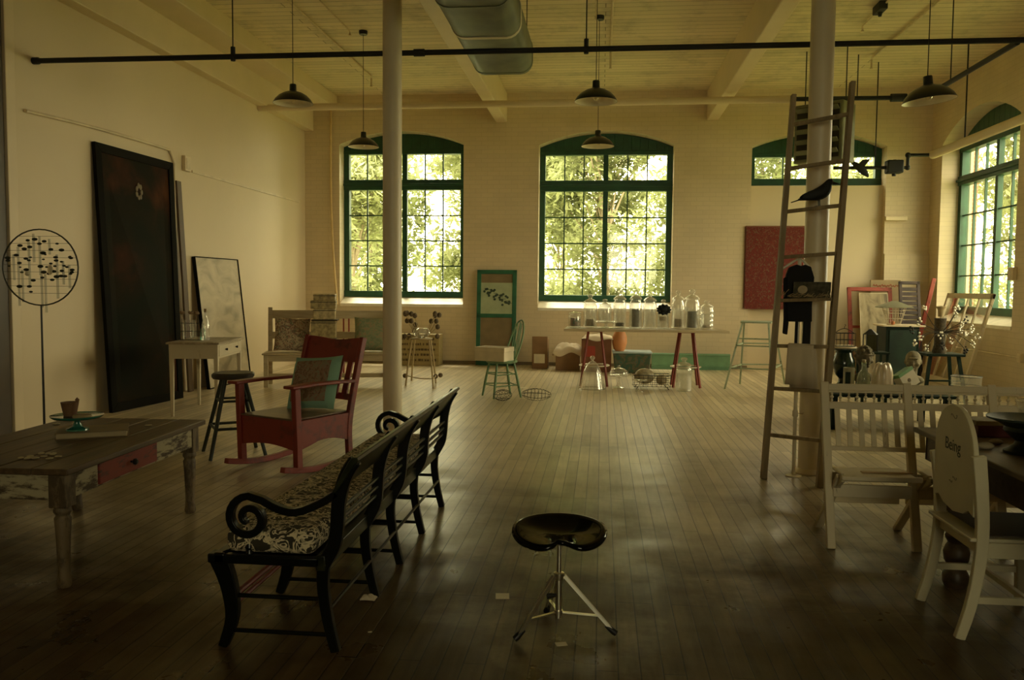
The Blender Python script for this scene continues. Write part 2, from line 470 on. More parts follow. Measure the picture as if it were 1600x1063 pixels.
M_sill = plain('white_sill_paint', (.86,.80,.66), .5)
def win(idx, fn, op, cols, rows, z_bot, transom, label):
    """steel and wood window: transom light over a tall sash, both cut by thin glazing bars"""
    a, b, z0, zs, zp = op; z0 = z_bot
    root = bpy.data.objects.new('window_%d' % idx, None); col.objects.link(root); root['kind'] = 'structure'
    root.location = fn((a+b)/2, z0, D)
    inv = -Vector(root.location)
    def loc(u, v, t): p = Vector(fn(u, v, t)) + inv; return tuple(p)
    fr = MB(); fw = .10
    def rect(mb, u0, u1, v0, v1, t0, t1): mb.prism([(u0, v0), (u1, v0), (u1, v1), (u0, v1)], loc, t0, t1)
    zt = zs - .09         # underside of the head board
    rect(fr, a, a+fw, z0, zs, D, D+.14); rect(fr, b-fw, b, z0, zs, D, D+.14)
    ar = arch(a, b, zs, zp); fr.strip(ar, [(p[0], zt) for p in ar], loc, D+.02, D+.12)   # arched head board
    rect(fr, a, b, zt-.05, zt+.02, D-.01, D+.14)
    rect(fr, a, b, z0, z0+.12, D-.02, D+.14)
    if transom:
        ztr = transom[0]; zth = transom[1]
        rect(fr, a, b, ztr, zth, D-.02, D+.14)
        rect(fr, a, b, (ztr+zth)/2-.02, (ztr+zth)/2+.02, D-.05, D)
    m = (a+b)/2
    fr.v = fr.v
    o = fr.build('frame', M_green, root, bevel=.006)
    bars = MB()
    rect(bars, m-.045, m+.045, z0+.1, zt-.04, D+.02, D+.10)
    th = .022
    def lights(v0, v1, nr):
        ua, ub = a+fw, b-fw
        for half in ((ua, m-.045), (m+.045, ub)):
            n2 = cols//2
            for i in range(1, n2):
                u = half[0]+(half[1]-half[0])*i/n2
                rect(bars, u-th/2, u+th/2, v0, v1, D+.04, D+.08)
        for j in range(1, nr):
            v = v0+(v1-v0)*j/nr
            rect(bars, ua, ub, v-th/2, v+th/2, D+.04, D+.08)
    if transom:
        lights(zth, zt-.05, 1); lights(z0+.12, ztr, rows)
    else: lights(z0+.12, zt-.05, 1)
    bars.build('glazing_bars', M_green, root)
    g = MB(); rect(g, a+.05, b-.05, z0+.06, zt-.02, D+.055, D+.061); g.build('glass', M_pane, root)
    return root

zt1 = bx(630, 298)[1]; zt2 = bx(630, 281)[1]
win(1, backfn, W1, 6, 4, W1[2], (bx(630,297)[1], bx(630,281)[1]), '')
win(2, backfn, W2, 6, 4, W2[2], (bx(946,299)[1], bx(946,282)[1]), '')
win(3, backfn, W3, 4, 1, W3s, None, '')
for i, (a, b) in enumerate(RY):
    win(4+i, rightfn, (a, b, z0R, zsR, zpR), 6, 4, z0R, (3.16, 3.31), '')
win(6, frontfn, WF[0], 6, 3, 1.30, (3.16, 3.31), '')  # the added front window, out of view, lets in extra daylight
def sill(W, fn):
    def f2(u, v, t): return fn(t, v, u)
    a, b, z = W[0]+.003, W[1]-.003, W[2]
    struct(MB().prism([(-.012, z-.165), (-.012, z-.115), (D, z+.012), (D+.13, z+.012), (D+.13, z-.165)], f2, a, b).build('window_sill', M_sill, bevel=.004))
for W, fn in ((W1, backfn), (W2, backfn), (WF[0], frontfn)): sill(W, fn)
for (a, b) in RY: sill((a, b, z0R), rightfn)
for W in WF: portal(((W[0]+W[1])/2, YF-TH-.06, (W[2]+W[4])/2), (PI/2, 0, 0), W[1]-W[0]+.1, W[4]-W[2]+.1)
for W in (W1, W2, (W3[0], W3[1], W3s, W3[3], W3[4])):
    portal(((W[0]+W[1])/2, YB+TH+.06, (W[2]+W[4])/2), (-PI/2, 0, 0), W[1]-W[0]+.1, W[4]-W[2]+.1)
for (a, b) in RY:
    portal((XR+TH+.06, (a+b)/2, (z0R+zpR)/2), (0, PI/2, 0), zpR-z0R+.1, b-a+.1)

# ------------------------------------------------------------------ outdoors: trees seen through the windows
def leaf_mat(name, c, tr=.5):
    m, nt, b = newmat(name); nt.nodes.remove(b); out = nt.nodes['Material Output']
    oi = N(nt, 'ShaderNodeTexNoise'); oi.inputs['Scale'].default_value = 1.3; oi.inputs['Detail'].default_value = 3
    nt.links.new(coords(nt), oi.inputs['Vector'])
    r = ramp(nt, [(.35, tuple(x*.55 for x in c)), (.6, c)], oi.outputs['Fac'])
    d = N(nt, 'ShaderNodeBsdfDiffuse'); t = N(nt, 'ShaderNodeBsdfTranslucent'); mx = N(nt, 'ShaderNodeMixShader'); mx.inputs[0].default_value = tr
    nt.links.new(r.outputs[0], d.inputs[0]); nt.links.new(r.outputs[0], t.inputs[0])
    nt.links.new(d.outputs[0], mx.inputs[1]); nt.links.new(t.outputs[0], mx.inputs[2]); nt.links.new(mx.outputs[0], out.inputs[0])
    return m
M_leaf = [leaf_mat('leaf_pale', (.46,.50,.27)), leaf_mat('leaf_mid', (.34,.38,.19)), leaf_mat('leaf_deep', (.14,.17,.06))]
M_bark = plain('grey_bark', (.30,.25,.17), .8, var=.3)
M_grass = plain('lawn', (.22,.24,.09), .9, var=.3)
struct(MB().box((-25, YB+TH, -.9), (40, 45, -.8)).build('ground', M_grass))
struct(MB().box((XR+TH, YF-TH, -.9), (40, YB+TH, -.8)).build('ground', M_grass))
struct(MB().box((-25, -30, -.9), (40, YF-TH, -.8)).build('ground', M_grass))
def tree(name, label, x, y, h, rad, z0, n, mat, seed, trunk=.09, leaf=.11):
    rnd = random.Random(seed)
    root = thing(name, label, 'tree', (x, y, -.8), 0, 'trees outside the windows')
    t = MB(); tip = Vector((rnd.uniform(-.3,.3), rnd.uniform(-.3,.3), h*.8))
    t.tube([(0,0,0), (tip.x*.4+.1, tip.y*.4, h*.35), tip], [trunk, trunk*.75, trunk*.3], 8)
    blobs = []
    for k in range(26):
        a = rnd.uniform(0, 2*PI); rr = rad*rnd.uniform(.1, .62); zz = z0 + (h-z0)*rnd.random()
        c = Vector((math.cos(a)*rr, math.sin(a)*rr, zz)); blobs.append((c, rad*rnd.uniform(.28, .38)))
        s = Vector((0, 0, max(.3, zz*.6))); t.tube([s, (s+c)/2+Vector((0,0,.1)), c], [trunk*.35, trunk*.2, .012], 5)
    t.build('trunk', M_bark, root)
    L = MB(); vs = []; fs = []
    for i in range(n):
        c, r = rnd.choice(blobs)
        d = Vector((rnd.gauss(0,1), rnd.gauss(0,1), rnd.gauss(0,.75))); d = d.normalized()*r*(rnd.random()**.35)
        p = c + d
        a = Vector((rnd.gauss(0,1), rnd.gauss(0,1), rnd.gauss(-.3,.5))).normalized()*leaf*rnd.uniform(.6,1.3)
        b_ = a.cross(Vector((rnd.gauss(0,.4), rnd.gauss(0,.4), 1))).normalized()*leaf*.36
        k = len(vs); vs += [p-a*.5, p+b_*.5, p+a*.6, p-b_*.5]; fs.append((k, k+1, k+2, k+3))
    L.add(vs, fs); o = L.build('foliage', mat, root, weld=False)
    return root
TREES = [
 (-6.0, 20.2, 6.2, 2.0, .3, 11000, 0, .24, 'pale leafy tree outside the left half of the left arched window'),
 (-3.3, 22.6, 6.8, 2.1, .2, 11000, 0, .26, 'pale leafy tree outside the right half of the left arched window'),
 (0.1, 20.0, 6.6, 2.1, .3, 11000, 1, .24, 'mid green tree with pale branches outside the middle arched window'),
 (2.3, 23.6, 7.4, 2.2, .3, 9000, 0, .26, 'pale tree just behind the mid green tree of the middle window'),
 (6.0, 20.6, 7.4, 2.0, 1.0, 9000, 0, .24, 'leafy tree outside the short high window behind the ladder'),
 (-7.6, 27.6, 8.4, 2.7, .4, 8000, 1, .34, 'larger tree farther out beyond the left arched window'),
 (-1.4, 28.0, 8.2, 2.7, .4, 8000, 0, .34, 'larger pale tree farther out between the left and middle windows'),
 (5.3, 29.0, 9.0, 2.7, .6, 8000, 1, .34, 'larger tree farther out beyond the short high window'),
 (9.8, 20.6, 8.6, 2.3, .3, 11000, 1, .22, 'leafy tree outside the arched window of the right wall'),
 (12.4, 26.4, 10.5, 2.9, .4, 9000, 0, .34, 'pale green tree farther out beyond the right wall window'),
]
for k, (x, y, h, r, z0, n, mi, lf, lab) in enumerate(TREES):
    tree('tree', lab, x, y, h, r, z0, n, M_leaf[mi], 100+k, leaf=lf)
def brick_red():
    m, nt, b = newmat('red_brick')
    br = N(nt, 'ShaderNodeTexBrick'); br.inputs['Scale'].default_value = 1; br.inputs['Brick Width'].default_value = .22; br.inputs['Row Height'].default_value = .078
    br.inputs['Color1'].default_value = (.34,.14,.08,1); br.inputs['Color2'].default_value = (.24,.10,.06,1); br.inputs['Mortar'].default_value = (.45,.38,.3,1); br.inputs['Mortar Size'].default_value = .008
    tc = N(nt, 'ShaderNodeTexCoord'); sx = N(nt, 'ShaderNodeSeparateXYZ'); cb = N(nt, 'ShaderNodeCombineXYZ')
    nt.links.new(tc.outputs['Object'], sx.inputs[0]); nt.links.new(sx.outputs['X'], cb.inputs['X']); nt.links.new(sx.outputs['Z'], cb.inputs['Y'])
    nt.links.new(cb.outputs[0], br.inputs['Vector']); nt.links.new(br.outputs['Color'], b.inputs['Base Color'])
    b.inputs['Roughness'].default_value = .8
    return m
t = thing('brick_pier', 'red brick building corner standing outside the right wall window', 'building', (at(1515,300,17).x, 17.2, -.8))
MB().box((at(1503,300,17).x-at(1515,300,17).x, -.2, 0), (at(1528,300,17).x-at(1515,300,17).x, .6, 8)).build('wall', brick_red(), t)

# ================================================================== FIXTURES
def smooth(pts, k=4):
    """Catmull-Rom through the points"""
    P = [Vector(p) for p in pts]; out = []
    for i in range(len(P)-1):
        a = P[max(i-1,0)]; b = P[i]; c = P[i+1]; d = P[min(i+2,len(P)-1)]
        for j in range(k):
            t = j/k
            out.append(.5*((2*b)+(-a+c)*t+(2*a-5*b+4*c-d)*t*t+(-a+3*b-3*c+d)*t**3))
    out.append(P[-1]); return out

# columns
M_col = plain('column_paint', (.72,.62,.43), .4, var=.05, scale=2)
for (p, top, lab) in ((Vector((-1.93, 7.75, 0)), ZB, 'round cream painted column behind the black settee'),
                 (fl(1267, 741)+Vector((0,.05,0)), ZC, 'round cream painted column behind the wooden ladder')):
    t = thing('column', lab, 'column', p)
    MB().lathe([(.0875,0),(.0875,top)], 28).build('shaft', M_col, t)
    MB().lathe([(.13,0),(.13,.012),(.10,.03),(.088,.04)], 24).build('base_ring', M_col, t)

# ceiling pipes
zp = at(800, 79, 7.85).z
def pipe(name, label, pts, r, mat, extra=(), n=12):
    t = thing(name, label, 'pipe', pts[0])
    MB().tube(pts, r, n).build('pipe_run', mat, t, wd=True)
    for (a, b, rr, nm, m2) in extra:
        MB().tube([a, b], rr, 10).build(nm, m2, t, wd=True)
    return t
x0 = at(40, 95, 7.85).x; x0 = max(x0, XL+.01); x1 = XR-.01
def px_(x): return at(x, 79, 7.85).x
Yp = 7.85
z0_, z1_ = at(40, 95.5, Yp).z, at(1600, 62.5, Yp).z
zR_ = z0_ + (z1_-z0_)*(XR-x0)/(at(1600,62.5,Yp).x-x0)
def zl(x): return z0_ + (zR_-z0_)*(x-x0)/(x1-x0)
ex = []
for q in (364, 916):
    X = px_(q); ex += [((X, Yp, zl(X)), (X, Yp, ZC), .006, 'hanger_rod', M_iron), ((X, Yp, zl(X)-.04), (X, Yp, zl(X)+.09), .022, 'hanger_clamp', M_iron)]
X = px_(655); ex.append(((X-.05, Yp, zl(X)), (X+.05, Yp, zl(X)), .034, 'coupling', M_iron))
ex.append(((x0-.01, Yp, z0_), (x0+.05, Yp, z0_), .034, 'end_cap', M_iron))
pipe('black_pipe', 'long black iron pipe crossing the whole room just under the ceiling', [(x0, Yp, z0_), (x1, Yp, zR_)], .026, M_iron, ex)
b = at(1462, 126, 9.7); a = at(1563, 65, Yp)
pipe('black_pipe', 'short black branch pipe running back from the long pipe to the tilted right lamp', [(b.x, Yp+.03, a.z), (b.x, 9.6, a.z)], .026, M_iron,
     [((b.x, 9.3, a.z), (b.x, 9.3, ZC), .006, 'hanger_rod', M_iron)])
ax = at(1240, 155, 13.3); zz = ax.z
pipe('white_pipe', 'cream painted pipe running along the back wall above the arched windows', [(XL+.01, 13.3, zz-.02), (ax.x, 13.3, zz)], .055, M_white)
bx2 = at(1405, 153, 13.3)
pipe('black_pipe', 'black pipe continuing the cream back pipe behind the ladder top', [(ax.x+.01, 13.3, zz), (bx2.x, 13.3, zz)], .034, M_iron,
     [((bx2.x-.12, 13.3, zz), (bx2.x+.10, 13.3, zz), .06, 'junction_box', M_iron), ((bx2.x-.6, 13.3, zz), (bx2.x-.6, 13.3, ZC), .008, 'hanger_rod', M_iron)])
# fat cream pipe on the right wall with its black elbow and valve
XP = 5.0; pa = at(1453, 243, 13.8); 
pipe('white_pipe', 'fat cream pipe running toward the camera past the right wall window', [(XP, 13.75, pa.z), (XP, 6.0, pa.z)], .062, M_white,
     [((XP, 12.6, pa.z), (XP, 12.6, ZC), .010, 'hanger_rod', M_iron), ((XP, 8.6, pa.z), (XP, 8.6, ZC), .010, 'hanger_rod', M_iron)])
Yv = 13.75; vz = at(1400, 262, Yv).z; xa = at(1318, 262, Yv).x; xb_ = at(1418, 262, Yv).x
t = thing('gas_pipe', 'thin black elbowed pipe with valve joining the fat cream pipe near the corner', 'pipe', (xa, Yv, vz))
MB().tube([(xa-.15, Yv, vz), (xb_-.03, Yv, vz), (xb_, Yv, vz+.03), (xb_, Yv, pa.z-.04), (xb_+.04, Yv, pa.z), (XP+.02, Yv, pa.z)], .026, 10).build('pipe_run', M_iron, t, wd=True)
vb = at(1397, 262, Yv).x
MB().box((vb-.12, Yv-.09, vz-.09), (vb+.12, Yv+.09, vz+.11)).build('valve_body', M_iron, t, wd=True, bevel=.02)
MB().tube([(vb, Yv, vz+.12), (vb, Yv, vz-.13)], .03, 10).build('valve_stem', M_iron, t, wd=True)
for zq in (vz, pa.z): MB().ball((xb_, Yv, zq), .042).build('elbow', M_iron, t, wd=True)
rx = at(1371, 150, Yv).x
MB().tube([(rx, Yv, vz), (rx, Yv, ZC)], .009, 8).build('hanger_rod', M_iron, t, wd=True)

# duct
M_duct = plain('galvanised_duct', (.125,.14,.075), .5, metal=.35, var=.35, scale=3)
M_tape = plain('pale_tape', (.75,.68,.5), .5)
xl_, xr_ = at(740, 113, 9.3).x, at(832, 112, 9.3).x
zb_ = at(786, 116, 9.3).z; hh = .40; r_ = .13
def rr(x0, x1, z0, z1, r, k=5):
    pts = []
    for (cx_, cz_, a0) in ((x1-r, z0+r, -90), (x1-r, z1-r, 0), (x0+r, z1-r, 90), (x0+r, z0+r, 180)):
        for i in range(k+1):
            a = math.radians(a0+90*i/k); pts.append((cx_+r*math.cos(a), cz_+r*math.sin(a)))
    return pts
t = thing('air_duct', 'grey green sheet metal air duct hanging under the ceiling, open end toward the windows', 'duct', ((xl_+xr_)/2, 9.3, zb_))
prof = rr(xl_, xr_, zb_, zb_+hh, r_)
def yfn(u, v, t_): return (u, t_, v)
def hollow(y0, y1, pr, inner):
    mb = MB(); n = len(pr); vs = []; 
    for y in (y0, y1):
        vs += [(u, y, v) for u, v in pr]
    for y in (y0, y1):
        vs += [(u, y, v) for u, v in inner]
    fs = []
    for i in range(n):
        j = (i+1) % n
        fs += [(i, j, n+j, n+i), (2*n+i, 3*n+i, 3*n+j, 2*n+j), (n+i, n+j, 3*n+j, 3*n+i), (i, 2*n+i, 2*n+j, j)]
    return mb.add(vs, fs)
inn = rr(xl_+.01, xr_-.01, zb_+.01, zb_+hh-.01, r_-.01)
hollow(1.5, 9.3, prof, inn).build('duct_body', M_duct, t, wd=True)
for k, y in enumerate((9.27, 7.95, 7.1)):
    e = .006 if k else .004
    hollow(y-.03, y+.03 if k else y+.04, rr(xl_-e, xr_+e, zb_-e, zb_+hh+e, r_+e), rr(xl_+.001, xr_-.001, zb_+.001, zb_+hh-.001, r_)).build('seam_band', M_tape if k == 1 else M_duct, t, wd=True)
for x in (xl_+.03, xr_-.03):
    for y in (8.9, 6.0, 3.0):
        MB().tube([(x, y, zb_+hh-.05), (x, y, ZC)], .005, 6).build('hanger_wire', M_iron, t, wd=True)

# pendant lamps
M_enam = plain('dark_enamel', (.010,.014,.010), .3, coat=.4)
M_inner = plain('white_enamel', (.86,.80,.62), .35)
M_bulb = clear('bulb_glass', (.97,.95,.85), .8, .15)
def lamp(px, py, Y, label, tilt=0, s=1.0):
    p = at(px, py, Y)
    t = thing('pendant_lamp', label, 'lamp', p, 0, 'black enamel pendant lamps')
    M = Ry(tilt) @ Matrix.Scale(s, 4)
    out = [(.032,.205),(.036,.20),(.038,.135),(.05,.128),(.10,.112),(.15,.083),(.19,.042),(.212,.004),(.212,0)]
    MB().shell([(.0,.206)]+out, 32, M=M).build('shade', M_enam, t)
    MB().shell([(.001,.118),(.05,.116),(.10,.102),(.148,.073),(.186,.034),(.2105,.001)], 32, M=M).build('reflector', M_inner, t)
    MB().lathe([(.013,.10),(.02,.08),(.030,.05),(.028,.03),(.015,.014),(.001,.011)], 14, M=M).build('bulb', M_bulb, t)
    top = M @ Vector((0, 0, .205))
    MB().tube([top, (top.x, top.y, ZC-p.z)], .004, 6).build('cord', M_black, t)
    MB().lathe([(.055, ZC-p.z-.05), (.06, ZC-p.z-.03), (.06, ZC-p.z)], 14, (top.x, top.y, 0)).build('ceiling_canopy', M_black, t)
lamp(458, 162, 9.0, 'black enamel pendant lamp nearest the left wall')
lamp(931, 159, 8.6, 'black enamel pendant lamp hanging nearer, high above the middle arched window', s=1.0)
lamp(568, 230, 11.6, 'black enamel pendant lamp hanging before the left arched window top')
lamp(934, 229, 11.2, 'smaller looking black pendant lamp farther back, before the middle window top')
lamp(1452, 158, 7.5, 'tilted black enamel pendant lamp at the far right', tilt=-.10)

# ceiling conduits with drops
M_cond = plain('painted_conduit', (.68,.57,.38), .5)
def conduit(label, X, Y0, Y1, drop, r=.016):
    t = thing('ceiling_conduit', label, 'conduit', (X, Y1, ZC-.03))
    MB().tube([(X, Y0, ZC-.03), (X, Y1-.03, ZC-.03), (X, Y1, ZC-.05), (X, Y1, ZC-.05-drop)], r, 8).build('tube_run', M_cond, t, wd=True)
    MB().lathe([(.03, ZC-.07-drop), (.012, ZC-.05-drop), (.012, ZC-.03-drop)], 10, (X, Y1, 0)).build('sprinkler_head', M_cond, t, wd=True)
conduit('cream ceiling pipe ending in a sprinkler left of the near column', -3.84, 5, 14.0, .12)
conduit('thin cream ceiling conduit leading to the lamp before the left window', -3.45, 5, 11.5, .02, .01)
conduit('cream ceiling pipe ending in a sprinkler right of the middle lamps', .08, 5, 12.6, .25)
conduit('thin cream ceiling conduit leading to the middle lamps', -.12, 5, 11.1, .02, .01)
conduit('cream ceiling pipe ending above the ladder top', 3.95, 5, 13.4, .12)
conduit('thin dark ceiling conduit passing over the right side of the ladder', 3.35, 5, 11.8, .03, .012)
pj = at(1374, 47, 11.0)
t = thing('junction_box', 'small dark electrical box on the ceiling right of the ladder top', 'box', (pj.x, 11.0, ZC-.10))
MB().box((-.05, -.14, 0), (.05, .14, .10)).build('housing', M_iron, t, bevel=.01)
MB().lathe([(.02,-.05),(.03,0)], 10).build('cable_gland', M_iron, t)

# unit heater behind the column
hp = at(1288, 210, 12.9)
t = thing('unit_heater', 'boxy dark louvred heater hanging behind the column near the short window', 'heater', (hp.x, 12.9, hp.z-.42), -.65)
M_heat = plain('heater_grey_green', (.16,.16,.09), .5)
MB().box((-.36,-.22,0),(.36,.22,.84)).build('housing', M_heat, t, bevel=.02)
lv = MB(); lv.box((-.31,-.235,.05),(.31,-.221,.79)); lv.build('opening_shade', M_black, t)  # black slab stands for the shade behind the louvres
for k in range(5):
    MB().bar((-.31,-.27,.14+.15*k), (.31,-.27,.14+.15*k), .09, .012, (0,.5,.8)).build('louvre', M_heat, t)
for s_ in (-.3, .3): MB().tube([(s_,0,.84),(s_,0,ZC-hp.z+.42)], .008, 6).build('hanger_rod', M_iron, t)

# wall conduits and boxes
c0 = [onx(40,173,XL+.02), onx(150,200,XL+.02), onx(255,231,XL+.02), onx(266,238,XL+.02), onx(272,256,XL+.02)]
tagp = smooth(c0, 4); last = tagp[-1]; tagp.append(Vector((last.x, last.y, .02)))
o = MB().tube(tagp, .017, 8).build('wall_conduit', M_cond); tag(o, 'cream conduit curving down the left wall beside the tall dark painting', 'conduit')
a = onx(300, 268, XL+.01); b = onx(468, 305, XL+.01)
o = MB().bar(a, (XL+.01, b.y, a.z), .014, .03).build('wall_rail', M_cond); tag(o, 'thin horizontal strip on the left wall toward the back corner', 'trim')
q = onx(291, 256, XL+.02)
t = thing('wall_box', 'small cream electrical box on the left wall above the tall painting', 'box', (XL, q.y, q.z-.1))
MB().box((0,-.08,0),(.05,.08,.2)).build('housing', M_white, t, bevel=.006); MB().box((.05,-.05,.03),(.055,.05,.17)).build('cover', M_cond, t)
q = onx(1583, 428, XR-.02)
t = thing('wall_box', 'small cream electrical box on the right wall beside the arched window', 'box', (XR-.06, q.y, q.z-.09))
MB().box((0,-.07,0),(.06,.07,.18)).build('housing', M_white, t, bevel=.006); MB().box((-.005,-.04,.03),(0,.04,.15)).build('cover', M_cond, t)
q = onx(1595, 560, XR-.02)
t = thing('wall_box', 'small cream socket box low on the right wall', 'box', (XR-.05, q.y, q.z-.06))
MB().box((0,-.05,0),(.05,.05,.12)).build('housing', M_white, t, bevel=.006); MB().box((-.004,-.03,.02),(0,.03,.1)).build('cover', M_cond, t)
o = MB().tube([(XR-.02, 15.2, q.z), (XR-.02, q.y+.06, q.z)], .012, 8).build('wall_conduit', M_cond); tag(o, 'thin cream conduit running low along the right wall to the socket box', 'conduit')
q = at(522, 465, YB-.05)
o = MB().tube(smooth([at(517,170,YB-.03), at(517,300,YB-.03), at(521,400,YB-.05), at(527,476,YB-.06)]), .022, 8).build('wall_pipe', plain('ochre_pipe', (.70,.52,.24), .5)); tag(o, 'thin ochre pipe running down the back wall left of the left window', 'pipe')
q = at(1375, 342, YB-.09)
o = MB().box((W3[1]-.02, YB-.12, q.z-.03), (XR-.4, YB-.0, q.z+.04)).build('wall_rail', M_white, bevel=.005); tag(o, 'short cream horizontal rail on the back wall in the right corner', 'trim')

# ================================================================== LEFT SIDE
# tall dark painting leaning on the left wall
def leaning_panel(BL, BR, TL, TR, th, fw, name, label, cat, mframe, mcanvas, rail=None):
    """BL.. are the front face corners; frame bars around a canvas panel"""
    BL, BR, TL, TR = map(Vector, (BL, BR, TL, TR)); t = thing(name, label, cat, (BL+BR)/2)
    nrm = (BR-BL).cross(TL-BL).normalized()
    fr = MB()
    c = [BL, BR, TR, TL]
    u = (BR-BL).normalized(); v = (TL-BL).normalized()
    ci = [BL+u*fw+v*fw, BR-u*fw+v*fw, TR-u*fw-v*fw, TL+u*fw-v*fw]
    for i in range(4):
        j = (i+1) % 4
        q = [c[i], c[j], ci[j], ci[i]]
        fr.add([p for p in q]+[p-nrm*th for p in q], [(0,1,2,3),(7,6,5,4),(0,4,5,1),(1,5,6,2),(2,6,7,3),(3,7,4,0)])
    fr.build('frame', mframe, t, wd=True, bevel=.004)
    q = [p-nrm*th*.35 for p in ci]
    MB().add(q+[p-nrm*th*.3 for p in q], [(0,1,2,3),(7,6,5,4),(0,4,5,1),(1,5,6,2),(2,6,7,3),(3,7,4,0)]).build('canvas', mcanvas, t, wd=True)
    return t
def blotch(name, stops, scale, rough=.6, dist=1.0, detail=6, mscale=(1,1,1)):
    m, nt, b = newmat(name)
    n = N(nt, 'ShaderNodeTexNoise'); n.inputs['Scale'].default_value = scale; n.inputs['Detail'].default_value = detail; n.inputs['Distortion'].default_value = dist
    nt.links.new(coords(nt, mscale), n.inputs['Vector'])
    r = ramp(nt, stops, n.outputs['Fac']); nt.links.new(r.outputs[0], b.inputs['Base Color']); b.inputs['Roughness'].default_value = rough
    return m
M_dkpaint = blotch('dark_oil_painting', [(.35,(.007,.009,.004)),(.52,(.014,.010,.004)),(.62,(.04,.014,.006)),(.74,(.10,.04,.014))], 1.3, .8, .4, 4)
M_dkframe = plain('dark_frame_wood', (.008,.007,.004), .8)
for m_ in (M_dkpaint, M_dkframe): m_.node_tree.nodes['Principled BSDF'].inputs['Specular IOR Level'].default_value = .08
t = leaning_panel((-5.32,8.77,0), (-5.18,10.1,0), (-5.45,8.76,2.95), (-5.44,10.43,2.96), .045, .10, 'tall_painting', 'very tall dark painting leaning against the left wall', 'painting', M_dkframe, M_dkpaint)
M_petal = plain('faded_petal', (.14,.10,.045), .6)
fp = MB()
for k in range(7):
    a = 2*PI*k/7; fp.ball((-5.435, 9.6+.055*math.cos(a), 2.50+.075*math.sin(a)), .026, 8, 6, (.3,1,1.3))
fp.build('painted_flower', M_petal, t, wd=True)
o = MB().sweep([(-5.40,10.72,0.0),(-5.43,10.66,1.4),(-5.46,10.58,2.75)], (0,1,0), .12, .03).build('leaning_board', plain('brown_board', (.09,.055,.025), .6), bevel=.004)
tag(o, 'narrow brown board leaning on the wall right of the tall dark painting', 'board')
M_ltcanvas = blotch('pale_mottled_canvas', [(.3,(.34,.29,.19)),(.5,(.55,.47,.32)),(.7,(.66,.57,.40))], 2.2, .6, .8, 9, (1,1,2.2))
leaning_panel((-5.25,10.98,0), (-5.25,12.35,0), (-5.44,10.98,1.80), (-5.44,12.35,1.80), .05, .012, 'pale_painting', 'pale mottled canvas with thin black edge leaning behind the small white table', 'painting', M_dkframe, M_ltcanvas)

# round hanging glass screen on a pole
M_wire = plain('dark_wire', (.03,.028,.015), .5)
M_gtube = clear('milky_glass_strip', (.95,.95,.9), .5, .1, .05, .45)
c = at(63, 418, 6.2); Rr = .312
t = thing('round_screen', 'round wire ring on a black pole hung with glass drops and dark sprigs', 'screen', (c.x, 6.2, 0))
MB().tube([(Rr*math.cos(2*PI*i/40), 0, c.z+Rr*.94*math.sin(2*PI*i/40)) for i in range(40)], .006, 6, closed=True).build('ring', M_wire, t)
MB().tube([(0,0,.02),(0,0,c.z-Rr*.94)], [.010,.007], 8).build('pole', M_black, t)
MB().lathe([(.15,0),(.15,.01),(.03,.03),(.012,.05)], 20).build('foot', M_black, t)
rnd = random.Random(5)
for k, (dx, top, ln) in enumerate([(-.19,.16,.46),(-.16,-.02,.25),(-.10,.20,.35),(-.06,.26,.22),(-.01,.24,.30),(.0,-.05,.26),(.03,-.05,.30),(.13,.10,.34),(.18,.05,.18),(.23,.02,.18),(-.23,.10,.2),(.07,.22,.12)]):
    MB().bar((dx,0.012,c.z+top), (dx+.003,0.012,c.z+top-ln), .020, .003, (0,1,0)).build('glass_strip', M_gtube, t)
mesh_ = MB()
for k in range(9):
    zz_ = c.z-.2+.055*k; hw = math.sqrt(max(.001, Rr**2-((zz_-c.z)/.94)**2))
    mesh_.tube([(-hw,0,zz_),(hw,0,zz_)], .0012, 4)
mesh_.build('wire_rows', M_wire, t)
sp = MB()
for k in range(70):
    a = rnd.uniform(0,2*PI); r0 = Rr*.88*math.sqrt(rnd.random()); x, z = r0*math.cos(a), r0*math.sin(a)*.9
    if z < -.08 and rnd.random() < .75: continue
    sp.ball((x, -.01, c.z+z), rnd.uniform(.008,.02), 6, 4, (1.4,.4,.7))
sp.build('dark_sprigs', plain('dark_leaf', (.012,.016,.008), .6), t)['kind'] = 'stuff'
M_drop = plain('pale_drop', (.7,.62,.42), .15)
MB().ball((.09,-.012,c.z-.02), .032, 10, 8, (.7,.4,1.2)).build('glass_drop', M_drop, t); MB().ball((-.10,-.012,c.z-.05), .018, 8, 6).build('glass_drop', M_drop, t)

# worn work table
M_wtop = wood('weathered_brown_top', (.055,.032,.014), (.13,.080,.036), (30,2,30), .45)
M_wash = worn('peeling_whitewash', (.42,.36,.22), (.07,.045,.022), .47, .7, (6,6,26))
M_wleg = worn('worn_brown_leg', (.17,.12,.06), (.07,.045,.02), .5, .6, (12,12,5))
t = thing('work_table', 'weathered wooden table with whitewashed apron and red drawer', 'table', (-2.865, 4.31, 0), .035)
wx, wy, wz = .44, .735, .575
tp = MB()
for k in range(5):
    x = -wx+.176*k; tp.box((x+.001,-wy,wz-.03),(x+.175,wy,wz-(.001 if k%2 else 0)))
tp.build('table_top', M_wtop, t, bevel=.005)
ap = MB()
ap.box((-wx+.05,-wy+.04,wz-.155),(wx-.05,-wy+.065,wz-.03)); ap.box((-wx+.05,wy-.065,wz-.155),(wx-.05,wy-.04,wz-.03)); ap.box((-wx+.04,-wy+.05,wz-.155),(-wx+.065,wy-.05,wz-.03))
ap.box((wx-.065,-wy+.05,wz-.155),(wx-.04,-.42,wz-.03)); ap.box((wx-.065,.17,wz-.155),(wx-.04,wy-.05,wz-.03)); ap.box((wx-.065,-.42,wz-.155),(wx-.045,.17,wz-.145))
